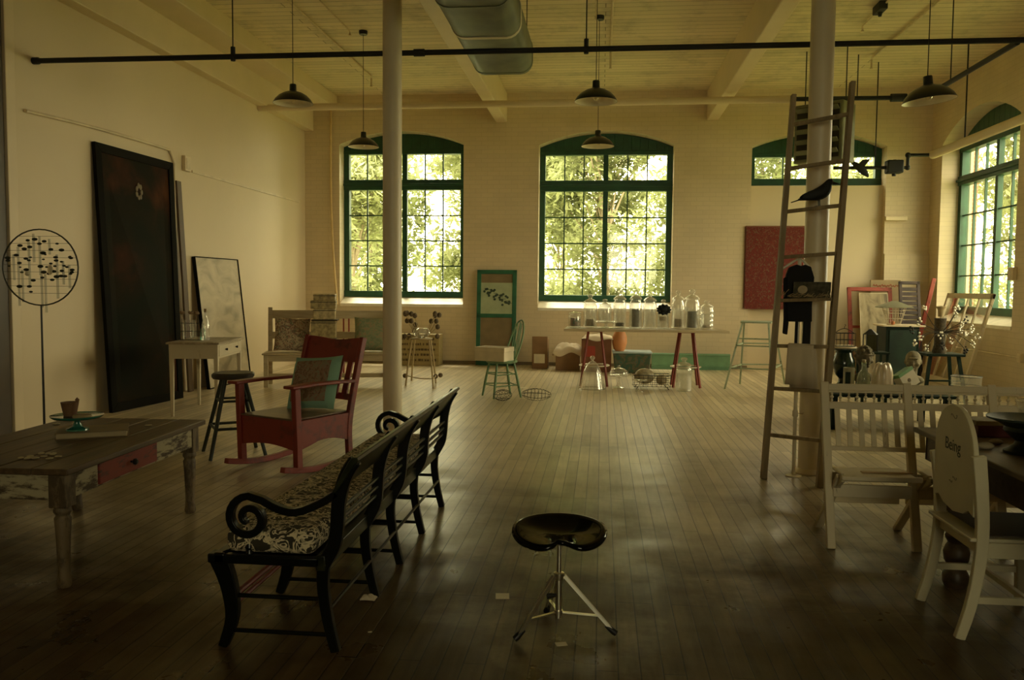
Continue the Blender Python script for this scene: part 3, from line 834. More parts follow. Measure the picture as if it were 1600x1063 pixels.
ap.build('apron', M_wash, t, bevel=.003)
dr = MB().box((wx-.064,-.415,wz-.144),(wx-.032,.165,wz-.033)).build('drawer', worn('worn_red_drawer', (.23,.035,.018), (.07,.03,.02), .42, .6, (6,6,20)), t, bevel=.003)
MB().lathe([(.006,0),(.006,.012),(.016,.02),(.018,.03),(.010,.038)], 14, M=Tm(wx-.034,-.12,wz-.09) @ Ry(PI/2)).build('knob', M_black, dr)
for sx_ in (-1, 1):
    for sy_ in (-1, 1):
        lg = MB(); x, y = sx_*(wx-.075), sy_*(wy-.075)
        lg.box((x-.042,y-.042,wz-.19),(x+.042,y+.042,wz-.03))
        lg.lathe([(.026,0),(.034,.02),(.030,.05),(.027,.10),(.033,.26),(.038,.33),(.030,.345),(.040,.36),(.040,.372),(.034,.386)], 14, (x,y,0))
        lg.build('leg', M_wleg, t, bevel=.004)

def slab(name, label, cat, c, size, rz, mat, tilt=0, bev=.004):
    o = MB().box((-size[0]/2,-size[1]/2,0),(size[0]/2,size[1]/2,size[2])).build(name, mat, bevel=bev)
    o.location = c; o.rotation_euler = (tilt, 0, rz); tag(o, label, cat); return o
# big book under the cake stand
q = fl(146, 679, wz)
t = thing('large_book', 'large worn cream covered book lying on the weathered table', 'book', (q.x, q.y, wz), .50)
MB().box((-.175,-.125,.003),(.175,.125,.030)).build('pages', plain('yellowed_paper', (.40,.32,.18), .7), t, bevel=.003)
MB().box((-.18,-.13,0),(.18,.13,.003)).box((-.18,-.13,.030),(.18,.13,.034)).build('cover', plain('tan_cover', (.22,.16,.08), .6), t, bevel=.001)
M_teal = plain('teal_glass', (.03,.16,.11), .12, coat=.6)
q2 = at(122, 668, q.y+.02); q2 = fl(121, 672, wz+.034)
t = thing('cake_stand', 'small teal glass cake stand on the large book', 'cake stand', (q2.x, q2.y, wz+.034))
MB().lathe([(.060,0),(.058,.008),(.028,.02),(.017,.045),(.020,.058),(.04,.064)], 28).build('pedestal', M_teal, t)
MB().lathe([(.04,.063),(.12,.067),(.135,.078),(.137,.084),(.128,.080),(.05,.073),(.001,.073)], 32).build('plate', M_teal, t)
zc_ = wz+.034+.075
t = thing('wooden_bucket', 'small terracotta coloured bucket on the teal cake stand', 'bucket', (q2.x-.048, q2.y+.01, zc_))
M_terra = wood('reddish_wood', (.12,.055,.025), (.20,.10,.045), (30,30,2), .6)
MB().lathe([(.032,0),(.047,.078),(.044,.078),(.030,.006),(.001,.006)], 20).build('tub', M_terra, t)
MB().tube([(.044,0,.076),(.052,0,.092),(.044,0,.10),(.036,0,.088)], .006, 8).build('handle', M_terra, t)
o = MB().lathe([(.001,0),(.048,.002),(.05,.01),(.046,.016),(.001,.018)], 20).build('wooden_disc', plain('pale_wood_disc', (.32,.24,.12), .6)); o.location = (q2.x+.052, q2.y-.035, zc_)
tag(o, 'pale round wooden disc lying on the teal cake stand', 'disc')
M_shell = plain('pale_shell', (.42,.36,.22), .5)
rnd = random.Random(3)
q = fl(55, 714, wz)
for k in range(14):
    o = MB().ball((0,0,0), .014, 10, 6, (1.3,1,.35)).build('shell', M_shell); a = rnd.uniform(0, 6.28)
    o.location = (q.x+.1*math.cos(a*3)*rnd.random()+ .012*(k%5), q.y+.045*math.sin(a)*1.4, wz+.005); o.rotation_euler = (0,0,a)
    tag(o, 'small pale shell in the loose scatter at the near left corner of the weathered table', 'shell', 'shells scattered on the weathered table')
q = fl(232, 666, wz); o = MB().ball((0,0,.005), .016, 8, 6, (1.5,1,.35)).build('pebble', M_shell); o.location = q; tag(o, 'single pale pebble right of the large book', 'pebble')
q = fl(88, 664, wz); o = MB().ball((0,0,.006), .018, 8, 6, (1.4,1,.35)).build('pebble', M_shell); o.location = q; tag(o, 'single pale pebble at the back edge left of the cake stand', 'pebble')

# small white table with drawer
M_wht = worn('chipped_white_paint', (.58,.50,.34), (.25,.19,.11), .36, .5, (9,9,3))
t = thing('side_table', 'small white table with a drawer beside the pale leaning canvas', 'table', (-4.40, 9.13, -.02), .15)
MB().box((-.28,-.50,.80),(.28,.50,.822)).build('table_top', wood('worn_white_top', (.20,.15,.08), (.45,.37,.24), (20,3,20), .5), t, bevel=.004)
MB().box((-.255,-.47,.645),(.255,-.45,.80)).box((-.255,.45,.645),(.255,.47,.80)).box((-.255,-.46,.645),(-.235,.46,.80)).box((.235,-.46,.645),(.252,.46,.665)).box((.235,-.46,.785),(.252,.46,.80)).build('apron', M_wht, t)
d = MB().box((.236,-.42,.667),(.262,.42,.783)).build('drawer', M_wht, t, bevel=.003)
for y in (-.2, .2): MB().lathe([(.006,0),(.006,.01),(.014,.018),(.012,.028)], 10, M=Tm(.26,y,.73) @ Ry(PI/2)).build('knob', M_dkframe, d)
for sx_ in (-1,1):
    for sy_ in (-1,1):
        MB().bar((sx_*.235,sy_*.445,0),(sx_*.235,sy_*.445,.80), .028,.028, (0,1,0), .048,.048).build('leg', M_wht, t, bevel=.003)
pz = .802
q = at(330, 529, 9.2); t = thing('glass_bottle', 'tall clear glass bottle on the small white table', 'bottle', (-4.36, 9.02, pz))
MB().lathe([(.040,0),(.042,.01),(.042,.15),(.036,.20),(.018,.255),(.014,.30),(.017,.305),(.017,.325)], 20).build('body', M_glass, t)
MB().lathe([(.013,.31),(.013,.345),(.016,.35)], 10).build('stopper', plain('cork', (.25,.16,.08), .8), t)
t = thing('vase_rack', 'glass tubes in a wire rack with dried flowers on the small white table', 'vase', (-4.52, 8.98, pz))
for k, (dx, dy) in enumerate(((-.06,0),(0,.03),(.06,-.01))):
    MB().lathe([(.014,.02),(.016,.03),(.016,.22),(.019,.225)], 12, (dx,dy,0)).build('glass_tube', M_glass, t)
    fb = MB().tube([(dx,dy,.05),(dx*1.2,dy,.2),(dx*1.4,dy,.30)], .003, 5)
    for j in range(5): fb.ball((dx*1.4+.018*math.cos(j*1.3),dy+.015*math.sin(j*1.3),.30+.008*(j%2)), .016, 7, 5)
    fb.build('dried_flower', plain('dried_flower', (.22,.14,.07), .8), t)
MB().tube([(-.13,0,.10),(.13,0,.10)], .004, 6).tube([(-.10,0,.19),(.10,0,.19)], .004, 6).tube([(-.12,0,.005),(.12,0,.005)], .004, 6).tube([(-.09,.0,.0),(-.09,0,.24)], .003, 6).tube([(.09,.0,.0),(.09,0,.24)], .003, 6).build('wire_rack', M_wire, t)
t = thing('green_bottle', 'short green glass bottle between the rack and the tall bottle', 'bottle', (-4.44, 9.12, pz))
MB().lathe([(.028,0),(.03,.01),(.03,.10),(.012,.14),(.012,.17)], 16).build('body', M_glassg, t)
MB().lathe([(.011,.16),(.014,.18)], 10).build('cap', M_dkframe, t)

# dark stool
def stool4(t, rs, rf, h, mseat, mleg, rungs, phase, seat_th=.04, lw=.03, nseat=20):
    MB().lathe([(rs*.93,h-seat_th),(rs,h-seat_th*.7),(rs,h-seat_th*.25),(rs*.93,h),(.001,h-.004)], nseat).build('seat', mseat, t)
    P = []
    for k in range(4):
        a = phase+k*PI/2; ft = Vector((rf*math.cos(a), rf*math.sin(a), 0)); tp_ = Vector((rs*.62*math.cos(a), rs*.62*math.sin(a), h-seat_th))
        P.append((ft, tp_)); MB().tube([ft, tp_], [lw*.42, lw*.5], 10).build('leg', mleg, t)
    for (z, w) in rungs:
        for k in range(4):
            a, b = P[k], P[(k+1) % 4]; f = z[k % 2]/(h-seat_th)
            MB().tube([a[0].lerp(a[1], f), b[0].lerp(b[1], f)], w, 8).build('rung', mleg, t)
M_dstool = plain('dark_green_brown_paint', (.022,.026,.014), .45, var=.3)
t = thing('bar_stool', 'dark wooden stool with splayed legs behind the red rocking chair', 'stool', (-3.05, 6.80, 0))
stool4(t, .175, .31, .69, plain('worn_dark_seat', (.045,.035,.022), .5, var=.35), M_dstool, [((.24,.24),.012),((.46,.46),.010)], math.radians(-102), .05, .036, 10)

# red rocking chair
M_red = worn('red_chair_paint', (.22,.026,.013), (.12,.017,.010), .42, .45, (5,5,5))
FRp = Vector((-2.217, 6.054, 0)); dw = Vector((.90,-.43,0)).normalized(); dd = Vector((.43,.90,0)).normalized()
org = FRp - dw*.325 + dd*.30
t = thing('rocking_chair', 'red painted wooden rocking chair with wide arms', 'rocking chair', org, math.atan2(dw.y, dw.x)); t.scale = (1.08, 1.05, 1.0)
for s_ in (-1, 1):
    x = s_*.28
    pts = [(x, -.42+.09*k, .022+.30*((-.42+.09*k+.02)**2)) for k in range(11)]
    MB().sweep(pts, (1,0,0), .045, .042).build('rocker', M_red, t, bevel=.005)
    MB().bar((x,-.27,.04),(x,-.29,.655), .052,.045, (1,0,0)).build('leg', M_red, t, bevel=.005)
    MB().sweep(smooth([(x,.26,.05),(x,.25,.25),(x,.27,.42),(x,.345,.72),(x,.42,1.0)],3), (1,0,0), .036, .05).build('leg', M_red, t, bevel=.005)
    MB().sweep([(x,-.36,.668),(x,-.1,.672),(x,.16,.665),(x,.335,.658)], (1,0,0), [.10,.085,.07,.055], .024).build('arm', M_red, t, bevel=.006)
    n = 9; poly = [(-.25,.41),(.25,.41)] + [(.25-.5*i/n, .19+.05*math.sin(PI*i/n)) for i in range(n+1)]
    MB().prism(poly, lambda u, v, q_, x=x, s_=s_: (x+s_*q_, u, v), -.008, .012).build('side_apron', M_red, t, bevel=.003)
poly = [(-.26,.41),(.26,.41)] + [(.26-.52*i/9, .185+.03*math.sin(PI*i/9)) for i in range(10)]
MB().prism(poly, lambda u, v, q_: (u, -.29+q_, v), 0, .022).build('front_apron', M_red, t, bevel=.003)
MB().prism([(-.26,.28),(.26,.28),(.26,.41),(-.26,.41)], lambda u, v, q_: (u, .25+q_, v), 0, .022).build('rear_apron', M_red, t, bevel=.003)
MB().box((-.265,-.30,.41),(.265,.27,.425)).build('seat', wood('worn_brown_seat', (.09,.05,.025), (.17,.10,.05), (3,20,20), .35), t, bevel=.005)
cr = []
for i in range(9):
    x = -.27+.54*i/8; cr.append((x, .03*(1-(x/.27)**2)))
for (z0c, z1c, nm) in ((.80,.985,'crest_rail'),(.50,.55,'back_rail')):
    mb = MB(); y0c = .345+(z0c-.72)*.27; y1c = .345+(z1c-.72)*.27
    for i in range(8):
        (xa_, ya_), (xb2, yb2) = cr[i], cr[i+1]
        dz = lambda x_: .012*math.cos(x_/.27*PI) if nm == 'crest_rail' else 0
        v = [(xa_,y0c+ya_,z0c),(xb2,y0c+yb2,z0c),(xb2,y1c+yb2,z1c-dz(xb2)),(xa_,y1c+ya_,z1c-dz(xa_))]
        mb.add(v+[(a_,b_+.02,c_) for a_,b_,c_ in v], [(0,1,2,3),(7,6,5,4),(0,4,5,1),(1,5,6,2),(2,6,7,3),(3,7,4,0)])
    mb.build(nm, M_red, t)
for k in range(5):
    x = -.18+.09*k; MB().bar((x,.29+.025,.54),(x,.37+.025,.81), .05,.012, (0,1,0)).build('back_slat', M_red, t)

def square_fabric(name, border, stops, half, h, bw, scale=18):
    m, nt, b = newmat(name)
    n = N(nt, 'ShaderNodeTexNoise'); n.inputs['Scale'].default_value = scale; n.inputs['Detail'].default_value = 3; n.inputs['Distortion'].default_value = 1.5
    tc = N(nt, 'ShaderNodeTexCoord'); nt.links.new(tc.outputs['Object'], n.inputs['Vector'])
    r = ramp(nt, stops, n.outputs['Fac'])
    sx = N(nt, 'ShaderNodeSeparateXYZ'); nt.links.new(tc.outputs['Object'], sx.inputs[0])
    ax_ = N(nt, 'ShaderNodeMath', operation='ABSOLUTE'); nt.links.new(sx.outputs['X'], ax_.inputs[0])
    zc = N(nt, 'ShaderNodeMath', operation='SUBTRACT'); zc.inputs[1].default_value = h/2; nt.links.new(sx.outputs['Z'], zc.inputs[0])
    az = N(nt, 'ShaderNodeMath', operation='ABSOLUTE'); nt.links.new(zc.outputs[0], az.inputs[0])
    mxm = N(nt, 'ShaderNodeMath', operation='MAXIMUM'); nt.links.new(ax_.outputs[0], mxm.inputs[0]); nt.links.new(az.outputs[0], mxm.inputs[1])
    gt = N(nt, 'ShaderNodeMath', operation='GREATER_THAN'); gt.inputs[1].default_value = half-bw; nt.links.new(mxm.outputs[0], gt.inputs[0])
    mx = N(nt, 'ShaderNodeMix', data_type='RGBA'); nt.links.new(gt.outputs[0], mx.inputs[0]); nt.links.new(r.outputs[0], mx.inputs[6]); mx.inputs[7].default_value = (*border, 1)
    nt.links.new(mx.outputs[2], b.inputs['Base Color']); b.inputs['Roughness'].default_value = .85
    return m
def cushion(name, label, w_, h_, th_, mat, loc, rot, group=None):
    o = MB().pillow(w_, h_, th_, Matrix.Identity(4)).build(name, mat, angle=60); o.location = loc; o.rotation_euler = rot
    tag(o, label, 'cushion', group); return o
M_cush1 = square_fabric('turquoise_bordered_fabric', (.27,.46,.33), [(.38,(.18,.11,.065)),(.5,(.32,.19,.12)),(.62,(.26,.24,.15))], .23, .45, .06, 22)
cp = org + dw*.04 + dd*.10
cushion('throw_cushion', 'turquoise bordered brownish floral cushion on the red rocking chair', .47, .45, .15, M_cush1, (cp.x, cp.y, .43), (-.40, -.08, math.atan2(dw.y, dw.x)+.12))

# black settee seen from behind
M_blk = plain('black_gloss_paint', (.004,.0045,.003), .28, var=.3)
M_blkg = plain('black_olive_rail_paint', (.014,.017,.006), .30, var=.5, scale=12)
for m_ in (M_blk, M_blkg): m_.node_tree.nodes['Principled BSDF'].inputs['Specular IOR Level'].default_value = .3
t = thing('settee', 'long black painted settee with scrolled arms seen from behind', 'settee', (-1.24, 4.25, 0))
ys = [3.14, 3.73, 4.20, 4.74, 5.345]; xb, xf = -1.05, -1.45
postp = [(-.010,.33),(.018,.38),(.042,.43),(.053,.50),(.058,.58),(.072,.65),(.095,.71),(.125,.755)]
def postx(z):
    for (a, za), (b_, zb2) in zip(postp, postp[1:]):
        if za <= z <= zb2: return xb+a+(b_-a)*(z-za)/(zb2-za)
    return xb
for i, y in enumerate(ys):
    MB().sweep(smooth([(xb+.045,y,0),(xb+.015,y,.12),(xb-.005,y,.26),(xb,y,.38)],4), (0,1,0), .034, [.036+.001*k for k in range(13)]).build('leg', M_blk, t, wd=True, bevel=.004)
    MB().sweep(smooth([(xf-.01,y,0),(xf+.028,y,.12),(xf+.015,y,.25),(xf-.03,y,.37)],4), (0,1,0), .036, [.036+.0035*k for k in range(13)]).build('leg', M_blk, t, wd=True, bevel=.004)
    MB().sweep(smooth([(xb+a,y,z) for a, z in postp],3), (0,1,0), .036, .052).build('back_post', M_blk, t, wd=True, bevel=.005)
    for z in (.205, .065):
        MB().tube([(xf+.02,y,z),(xb+.01,y,z)], .009, 8).build('stretcher', M_blk, t, wd=True)
    if i < 4:
        MB().tube([(xb+.02,y,.17),(xb+.02,ys[i+1],.17)], .008, 8).build('stretcher', M_blk, t, wd=True)
MB().tube([(xf+.02,ys[0],.19),(xf+.02,ys[1],.19)], .013, 8).tube([(xf+.02,ys[0],.155),(xf+.02,ys[1],.155)], .010, 8).build('red_stretcher', plain('worn_red_stretcher', (.20,.03,.02), .5), t, wd=True)['label'] = 'red painted front stretcher'
MB().box((xb-.025,ys[0]-.03,.325),(xb+.012,ys[-1]+.03,.385)).build('rear_seat_rail', M_blkg, t, wd=True, bevel=.004)
MB().box((xf-.035,ys[0]-.03,.335),(xf+.01,ys[-1]+.03,.38)).build('front_seat_rail', M_blk, t, wd=True, bevel=.006)
for y in (ys[0], ys[-1]): MB().box((xf-.06,y-.03,.338),(xb-.01,y+.03,.375)).build('side_seat_rail', M_blk, t, wd=True, bevel=.006)
MB().box((xf,ys[0],.355),(xb-.02,ys[-1],.375)).build('seat_board', M_blk, t, wd=True)
# broad leaning top rail, rolled at the top
sec = [(xb+.045,.635),(xb+.06,.635),(xb+.135,.745),(xb+.15,.76),(xb+.145,.775),(xb+.125,.773),(xb+.11,.755)]
MB().prism(sec, lambda u, v, q_: (u, q_, v), ys[0]-.05, ys[-1]+.06).build('top_rail', M_blkg, t, wd=True, bevel=.003)
for z in (.475,.515,.555):
    MB().tube([(postx(z),ys[0],z),(postx(z),ys[-1],z)], .009, 8).build('back_rod', M_blkg, t, wd=True)
for y in (ys[0]-.0, ys[-1]+.0):
    C = Vector((-1.35, 0, .515)); path = [(xb+.055,y,.625),(xb-.02,y,.580),(xb-.11,y,.545),(xb-.18,y,.555),(xb-.245,y,.587)]
    path = smooth(path, 3)
    for k in range(34):
        a = PI/2 + k*(2*PI*1.45)/33; r = .088*(1-k/33)+.018*(k/33)
        path.append(Vector((C.x+r*math.cos(a), y, C.z+r*math.sin(a))))
    hs = [.030]*len(path)
    for k in range(12): hs[-1-k] = .018+.001*k
    MB().sweep(path, (0,1,0), .036, hs).build('scroll_arm', M_blk, t, wd=True, bevel=.004)
    MB().lathe([(.018,.375),(.014,.39),(.020,.40),(.016,.415)], 12, (C.x, y, 0)).build('arm_support', M_blk, t, wd=True)
def damask():
    m, nt, b = newmat('black_cream_damask')
    v = N(nt, 'ShaderNodeTexNoise'); v.inputs['Scale'].default_value = 13; v.inputs['Detail'].default_value = 2; v.inputs['Distortion'].default_value = 3.2
    w_ = N(nt, 'ShaderNodeTexVoronoi'); w_.inputs['Scale'].default_value = 9; w_.feature = 'DISTANCE_TO_EDGE'
    c_ = coords(nt); nt.links.new(c_, v.inputs['Vector']); nt.links.new(c_, w_.inputs['Vector'])
    r1 = ramp(nt, [(.47,(0,0,0)),(.50,(1,1,1)),(.56,(1,1,1)),(.585,(0,0,0))], v.outputs['Fac'])
    r2 = ramp(nt, [(.03,(1,1,1)),(.06,(0,0,0))], w_.outputs['Distance'])
    a_ = N(nt, 'ShaderNodeMix', data_type='RGBA', blend_type='LIGHTEN'); a_.inputs[0].default_value = .55
    nt.links.new(r1.outputs[0], a_.inputs[6]); nt.links.new(r2.outputs[0], a_.inputs[7])
    mx = N(nt, 'ShaderNodeMix', data_type='RGBA'); nt.links.new(a_.outputs[2], mx.inputs[0]); mx.inputs[6].default_value = (.03,.024,.012,1); mx.inputs[7].default_value = (.66,.56,.36,1)
    nt.links.new(mx.outputs[2], b.inputs['Base Color']); b.inputs['Roughness'].default_value = .85
    return m
o = MB().box((xf+.005,ys[0]-.015,.376),(xb-.035,ys[-1]+.01,.475)).build('seat_cushion', damask(), bevel=.035)
o.modifiers['bevel'].segments = 4
tag(o, 'long black and cream patterned seat cushion lying on the black settee', 'cushion')

# cream bench by the left rear with cushions and stacked boxes
M_pew = wood('worn_cream_bench_paint', (.42,.33,.19), (.58,.48,.30), (3,20,20), .5)
t = thing('long_bench', 'long cream wooden bench with open back along the rear left', 'bench', (-3.87, 11.75, 0), .25); pew = t.matrix_basis.copy(); pew = Tm(-3.87,11.75,0) @ Rz(.25)
hw = .82
for s_ in (-1, 1):
    MB().bar((s_*hw,.22,0),(s_*hw,.30,1.10), .05,.06, (1,0,0)).build('leg', M_pew, t, bevel=.004)
    MB().bar((s_*hw,-.22,0),(s_*hw,-.22,.45), .05,.06, (1,0,0)).build('leg', M_pew, t, bevel=.004)
    MB().bar((s_*hw,-.22,.10),(s_*hw,.24,.10), .03,.05).build('side_rail', M_pew, t)
MB().box((-hw-.05,-.26,.45),(hw+.05,.26,.475)).build('seat', M_pew, t, bevel=.006)
MB().box((-hw,-.235,.36),(hw,-.21,.45)).build('front_apron', M_pew, t, bevel=.004)
MB().bar((-hw,.292,1.0),(hw,.292,1.0), .022,.12).build('back_rail', M_pew, t, bevel=.004)
MB().bar((-hw,.268,.70),(hw,.268,.70), .022,.10).build('back_rail', M_pew, t, bevel=.004)
MB().bar((-hw,-.2,.16),(hw,-.2,.16), .03,.06).build('front_stretcher', M_pew, t, bevel=.004)
M_flor = blotch('floral_tapestry', [(.36,(.14,.09,.055)),(.45,(.50,.42,.27)),(.54,(.26,.12,.08)),(.60,(.12,.15,.09)),(.68,(.56,.48,.32))], 11, .85, 2)
M_sage = blotch('sage_floral_fabric', [(.40,(.22,.26,.15)),(.52,(.28,.32,.19)),(.62,(.38,.28,.17))], 12, .85, 2)
p = at(432, 548, 11.45); cushion('throw_cushion', 'floral tapestry cushion at the left end of the cream bench', .50, .50, .16, M_flor, tuple(pew @ Vector((-.50,.02,.480))), (-.30, .06, .40))
p = at(578, 545, 11.6); cushion('throw_cushion', 'sage green floral cushion on the cream bench beside the column', .52, .50, .16, M_sage, tuple(pew @ Vector((.62,.04,.480))), (-.26, .02, .22))
p = pew @ Vector((-.04,.06,0)); zz_ = .476; rnd = random.Random(9)
M_bx = [plain('old_tin_box', (.36,.28,.12), .5, var=.4, scale=25), plain('straw_case', (.46,.37,.19), .6, var=.3, scale=25), plain('dark_lid_case', (.07,.05,.025), .5)]
names = [('cream wooden box at the bottom of the stack on the bench', .17, 1, .32), ('dark thin tray second from the bottom of the stack', .03, 2, .34), ('patterned tan case in the middle of the bench stack', .24, 0, .34),
         ('thin dark case above the patterned tan case', .025, 2, .36), ('pale straw box second from the top of the bench stack', .15, 1, .30), ('patterned tan box near the top of the bench stack', .12, 0, .35), ('small dark lidded box topping the bench stack', .09, 0, .30)]
for k, (lab, h_, mi, w_) in enumerate(names):
    o = slab('storage_box', lab, 'box', (p.x+rnd.uniform(-.012,.012), p.y, zz_), (w_, .26, h_-.001), .25+rnd.uniform(-.06,.06), M_bx[mi], bev=.006)
    MB().box((-w_/2-.004,-.134,h_-.03 if h_ > .05 else h_*.5),(w_/2+.004,.134,h_-.02 if h_ > .05 else h_*.7)).build('lid_edge', M_bx[2], o)
    zz_ += h_
# red legged white shelf stand behind the bench
p = at(524, 527, 13.2)
t = thing('shelf_stand', 'small stand with red legs and white shelves behind the cream bench', 'stand', (p.x, 13.2, 0))
M_redl = plain('red_leg_paint', (.26,.05,.03), .5)
for sx_ in (-1,1):
    for sy_ in (-1,1): MB().bar((sx_*.18,sy_*.14,0),(sx_*.18,sy_*.14,.92), .022,.022,(0,1,0)).build('leg', M_redl, t)
for z in (.60, .30): MB().box((-.21,-.17,z),(.21,.17,z+.03)).build('shelf', M_sill, t, bevel=.004)
MB().box((-.21,-.17,.90),(.12,.17,.925)).build('shelf', M_dkframe, t, bevel=.004)

# ================================================================== BACK OF THE ROOM
def mroot(name, label, cat, loc, rz=0.0, group=None): return thing(name, label, cat, loc, rz, group)
# vintage crate with painted lines
M_crate = wood('mustard_crate', (.30,.23,.09), (.42,.33,.15), (3,20,20), .6)
M_crtxt = plain('faded_dark_lettering', (.11,.075,.03), .7)
p = at(658, 573, YB-.32)
t = thing('wooden_crate', 'mustard wooden crate with rows of faded lettering standing against the back wall', 'crate', (p.x-.06, YB-.30, 0))
MB().box((-.42,-.18,0),(.42,.18,.56)).build('crate_body', M_crate, t, bevel=.006)
rnd = random.Random(4)
for k in range(5):
    m = MB(); x = -.36
    while x < .34:
        w_ = rnd.uniform(.02,.05); m.box((x,-.186,.08+.095*k),(x+w_,-.18,.08+.095*k+rnd.uniform(.03,.045))); x += w_+rnd.choice([.012,.012,.035])
    o = m.build('lettering_row', M_crtxt, t); o['kind'] = 'stuff'
# rustic stick stand with pine cones and a glass bowl
M_stick = wood('pale_stick', (.34,.25,.12), (.52,.41,.22), (20,20,3), .6)
M_cone = plain('pine_cone', (.14,.10,.055), .8, var=.5, scale=40)
feet = [fl(634,603), fl(677,607), fl(681,599), fl(643,595)]
ctr = sum(feet, Vector())/4
t = thing('stick_stand', 'rustic stand of pale sticks topped by pine cone branches and a glass bowl', 'stand', (ctr.x, ctr.y, 0))
tops = []
for f in feet:
    d = f-ctr; tp_ = Vector((d.x*.62, d.y*.6, .66)); tops.append(tp_)
    MB().tube(smooth([(d.x,d.y,0),(d.x*.86,d.y*.86,.3),tuple(tp_)],3), .013, 8).build('leg', M_stick, t)
MB().tube(smooth([(feet[0]-ctr).to_tuple()[:2]+(.15,), (0,-.2,.11), (feet[1]-ctr).to_tuple()[:2]+(.14,), (feet[2]-ctr).to_tuple()[:2]+(.14,)],4), .008, 6).build('twig_stretcher', M_stick, t)
for k, (dx, dz) in enumerate([(-.25,.13),(.25,.13),(.31,.14)]): MB().ball((dx*.9, -.08*(k<2), dz), .035, 10, 7).build('knot', M_cone, t)
MB().lathe([(.10,.65),(.16,.66),(.16,.675),(.001,.675)], 16).build('tray', M_stick, t)
MB().shell([(.03,.68),(.10,.70),(.13,.75),(.11,.80),(.06,.82)], 20).build('glass_bowl', M_glass, t)
rnd = random.Random(12); br_ = MB()
cones = []
for k in range(14):
    a = rnd.uniform(0, 2*PI); r0 = rnd.uniform(.14,.26); z = rnd.choice([.70,.78,.86,.92,1.00,1.03]); e = Vector((r0*math.cos(a), r0*.5*math.sin(a), z)); cones.append(e)
for e in cones + [Vector((-.24,0,1.02)), Vector((.26,0,1.01)), Vector((.24,-.02,.84)), Vector((-.15,.0,1.02))]:
    MB().tube(smooth([(0,0,.66),(e.x*.5,e.y*.5,.7+.2*(e.z-.66)),tuple(e)],3), .005, 5).build('branch', M_stick, t)
    MB().ball(tuple(e), .034, 9, 7, (1,1,1.15)).build('pine_cone', M_cone, t)
# green screen door leaning on the back wall
M_grn = plain('green_frame_paint', (.018,.12,.06), .5, var=.2)
M_mesh_ = plain('dusty_brown_screen', (.21,.155,.08), .7)
a = at(743, 572, YB-.22); b = at(805, 572, YB-.22); zt_ = at(775, 422, YB-.06).z
t = thing('screen_door', 'green framed screen door with a pale leaf print panel leaning on the back wall', 'door', ((a.x+b.x)/2, YB-.20, 0))
hw = (b.x-a.x)/2; ang = math.atan2(.15, zt_); Mx = Rx(-ang)
H = zt_/math.cos(ang)
z1 = H*.42; 
def bxm(lo, hi): return MB().box(lo, hi, Mx)
fr = MB().box((-hw,-.02,0),(-hw+.075,.02,H),Mx).box((hw-.075,-.02,0),(hw,.02,H),Mx).box((-hw,-.02,H-.075),(hw,.02,H),Mx).box((-hw,-.02,0),(hw,.02,.10),Mx).box((-hw,-.02,H*.50),(hw,.02,H*.50+.07),Mx)
fr.build('frame', M_grn, t, bevel=.004)
bxm((-hw+.07,-.004,.09),(hw-.07,.004,H*.505)).build('lower_screen', M_mesh_, t)
bxm((-hw+.07,-.004,H*.86),(hw-.07,.004,H-.07)).build('upper_screen', M_mesh_, t)
pn = bxm((-hw+.07,-.012,H*.54),(hw-.07,.004,H*.865)).build('print_panel', plain('pale_green_print', (.36,.42,.27), .6), t)
rnd = random.Random(21); sprig = MB(); x0s, z0s = -.24, H*.82
for k in range(9):
    x = -.22+.055*k; z = H*.80-.30*(k/9)**1.2
    sprig.box((x,-.0165,z),(x+.06,-.0125,z+.008), Mx)
    for j in range(4):
        px2, pz2 = x+rnd.uniform(-.06,.07), z+rnd.uniform(-.08,.07)
        if abs(px2) < hw-.11: sprig.ball((px2,-.015,pz2), .024, 7, 5, (1,.15,.9), Mx)
sprig.build('leaf_print', plain('dark_print', (.03,.055,.03), .6), pn)['kind'] = 'stuff'
# windsor chair facing left
M_wgrn = worn('sage_green_chair_paint', (.16,.27,.14), (.09,.13,.07), .38, .5, (8,8,8))
t = thing('windsor_chair', 'sage green hoop back wooden chair holding a white box', 'chair', (-1.27, 10.90, 0), math.radians(-60))
# local: back at +y, front at -y ; rz turns +y toward +x
MB().lathe([(.17,.44),(.20,.45),(.205,.465),(.195,.48),(.001,.472)], 24, sx=1.0, sy=1.0).build('seat', M_wgrn, t)
LG = []
for (tx, ty, bx_, by_) in ((-.13,-.12,-.19,-.19),(.13,-.12,.19,-.19),(-.12,.12,-.17,.20),(.12,.12,.17,.20)):
    LG.append((Vector((bx_,by_,0)), Vector((tx,ty,.445))))
    MB().tube([LG[-1][0], LG[-1][0].lerp(LG[-1][1],.45), LG[-1][1]], [.012,.018,.013], 10).build('leg', M_wgrn, t)
for (i, j) in ((0,1),(1,3),(3,2),(2,0)):
    for f in (.34,.66): MB().tube([LG[i][0].lerp(LG[i][1],f), LG[j][0].lerp(LG[j][1],f+.03)], .008, 7).build('stretcher', M_wgrn, t)
hoop = [(-.17,.10,.47),(-.185,.16,.62),(-.17,.22,.80),(-.10,.26,.94),(0,.275,.99),(.10,.26,.94),(.17,.22,.80),(.185,.16,.62),(.17,.10,.47)]
MB().tube(smooth(hoop,4), .012, 8).build('hoop_back', M_wgrn, t)
for k in range(5):
    x = -.10+.05*k; MB().tube([(x*.9,.16,.47),(x,.262-.25*abs(x),.97-1.1*x*x*2)], .006, 6).build('spindle', M_wgrn, t)
t = thing('cardboard_carton', 'closed white cardboard box on the sage green chair seat', 'box', (-1.36, 10.84, .475), -.35)
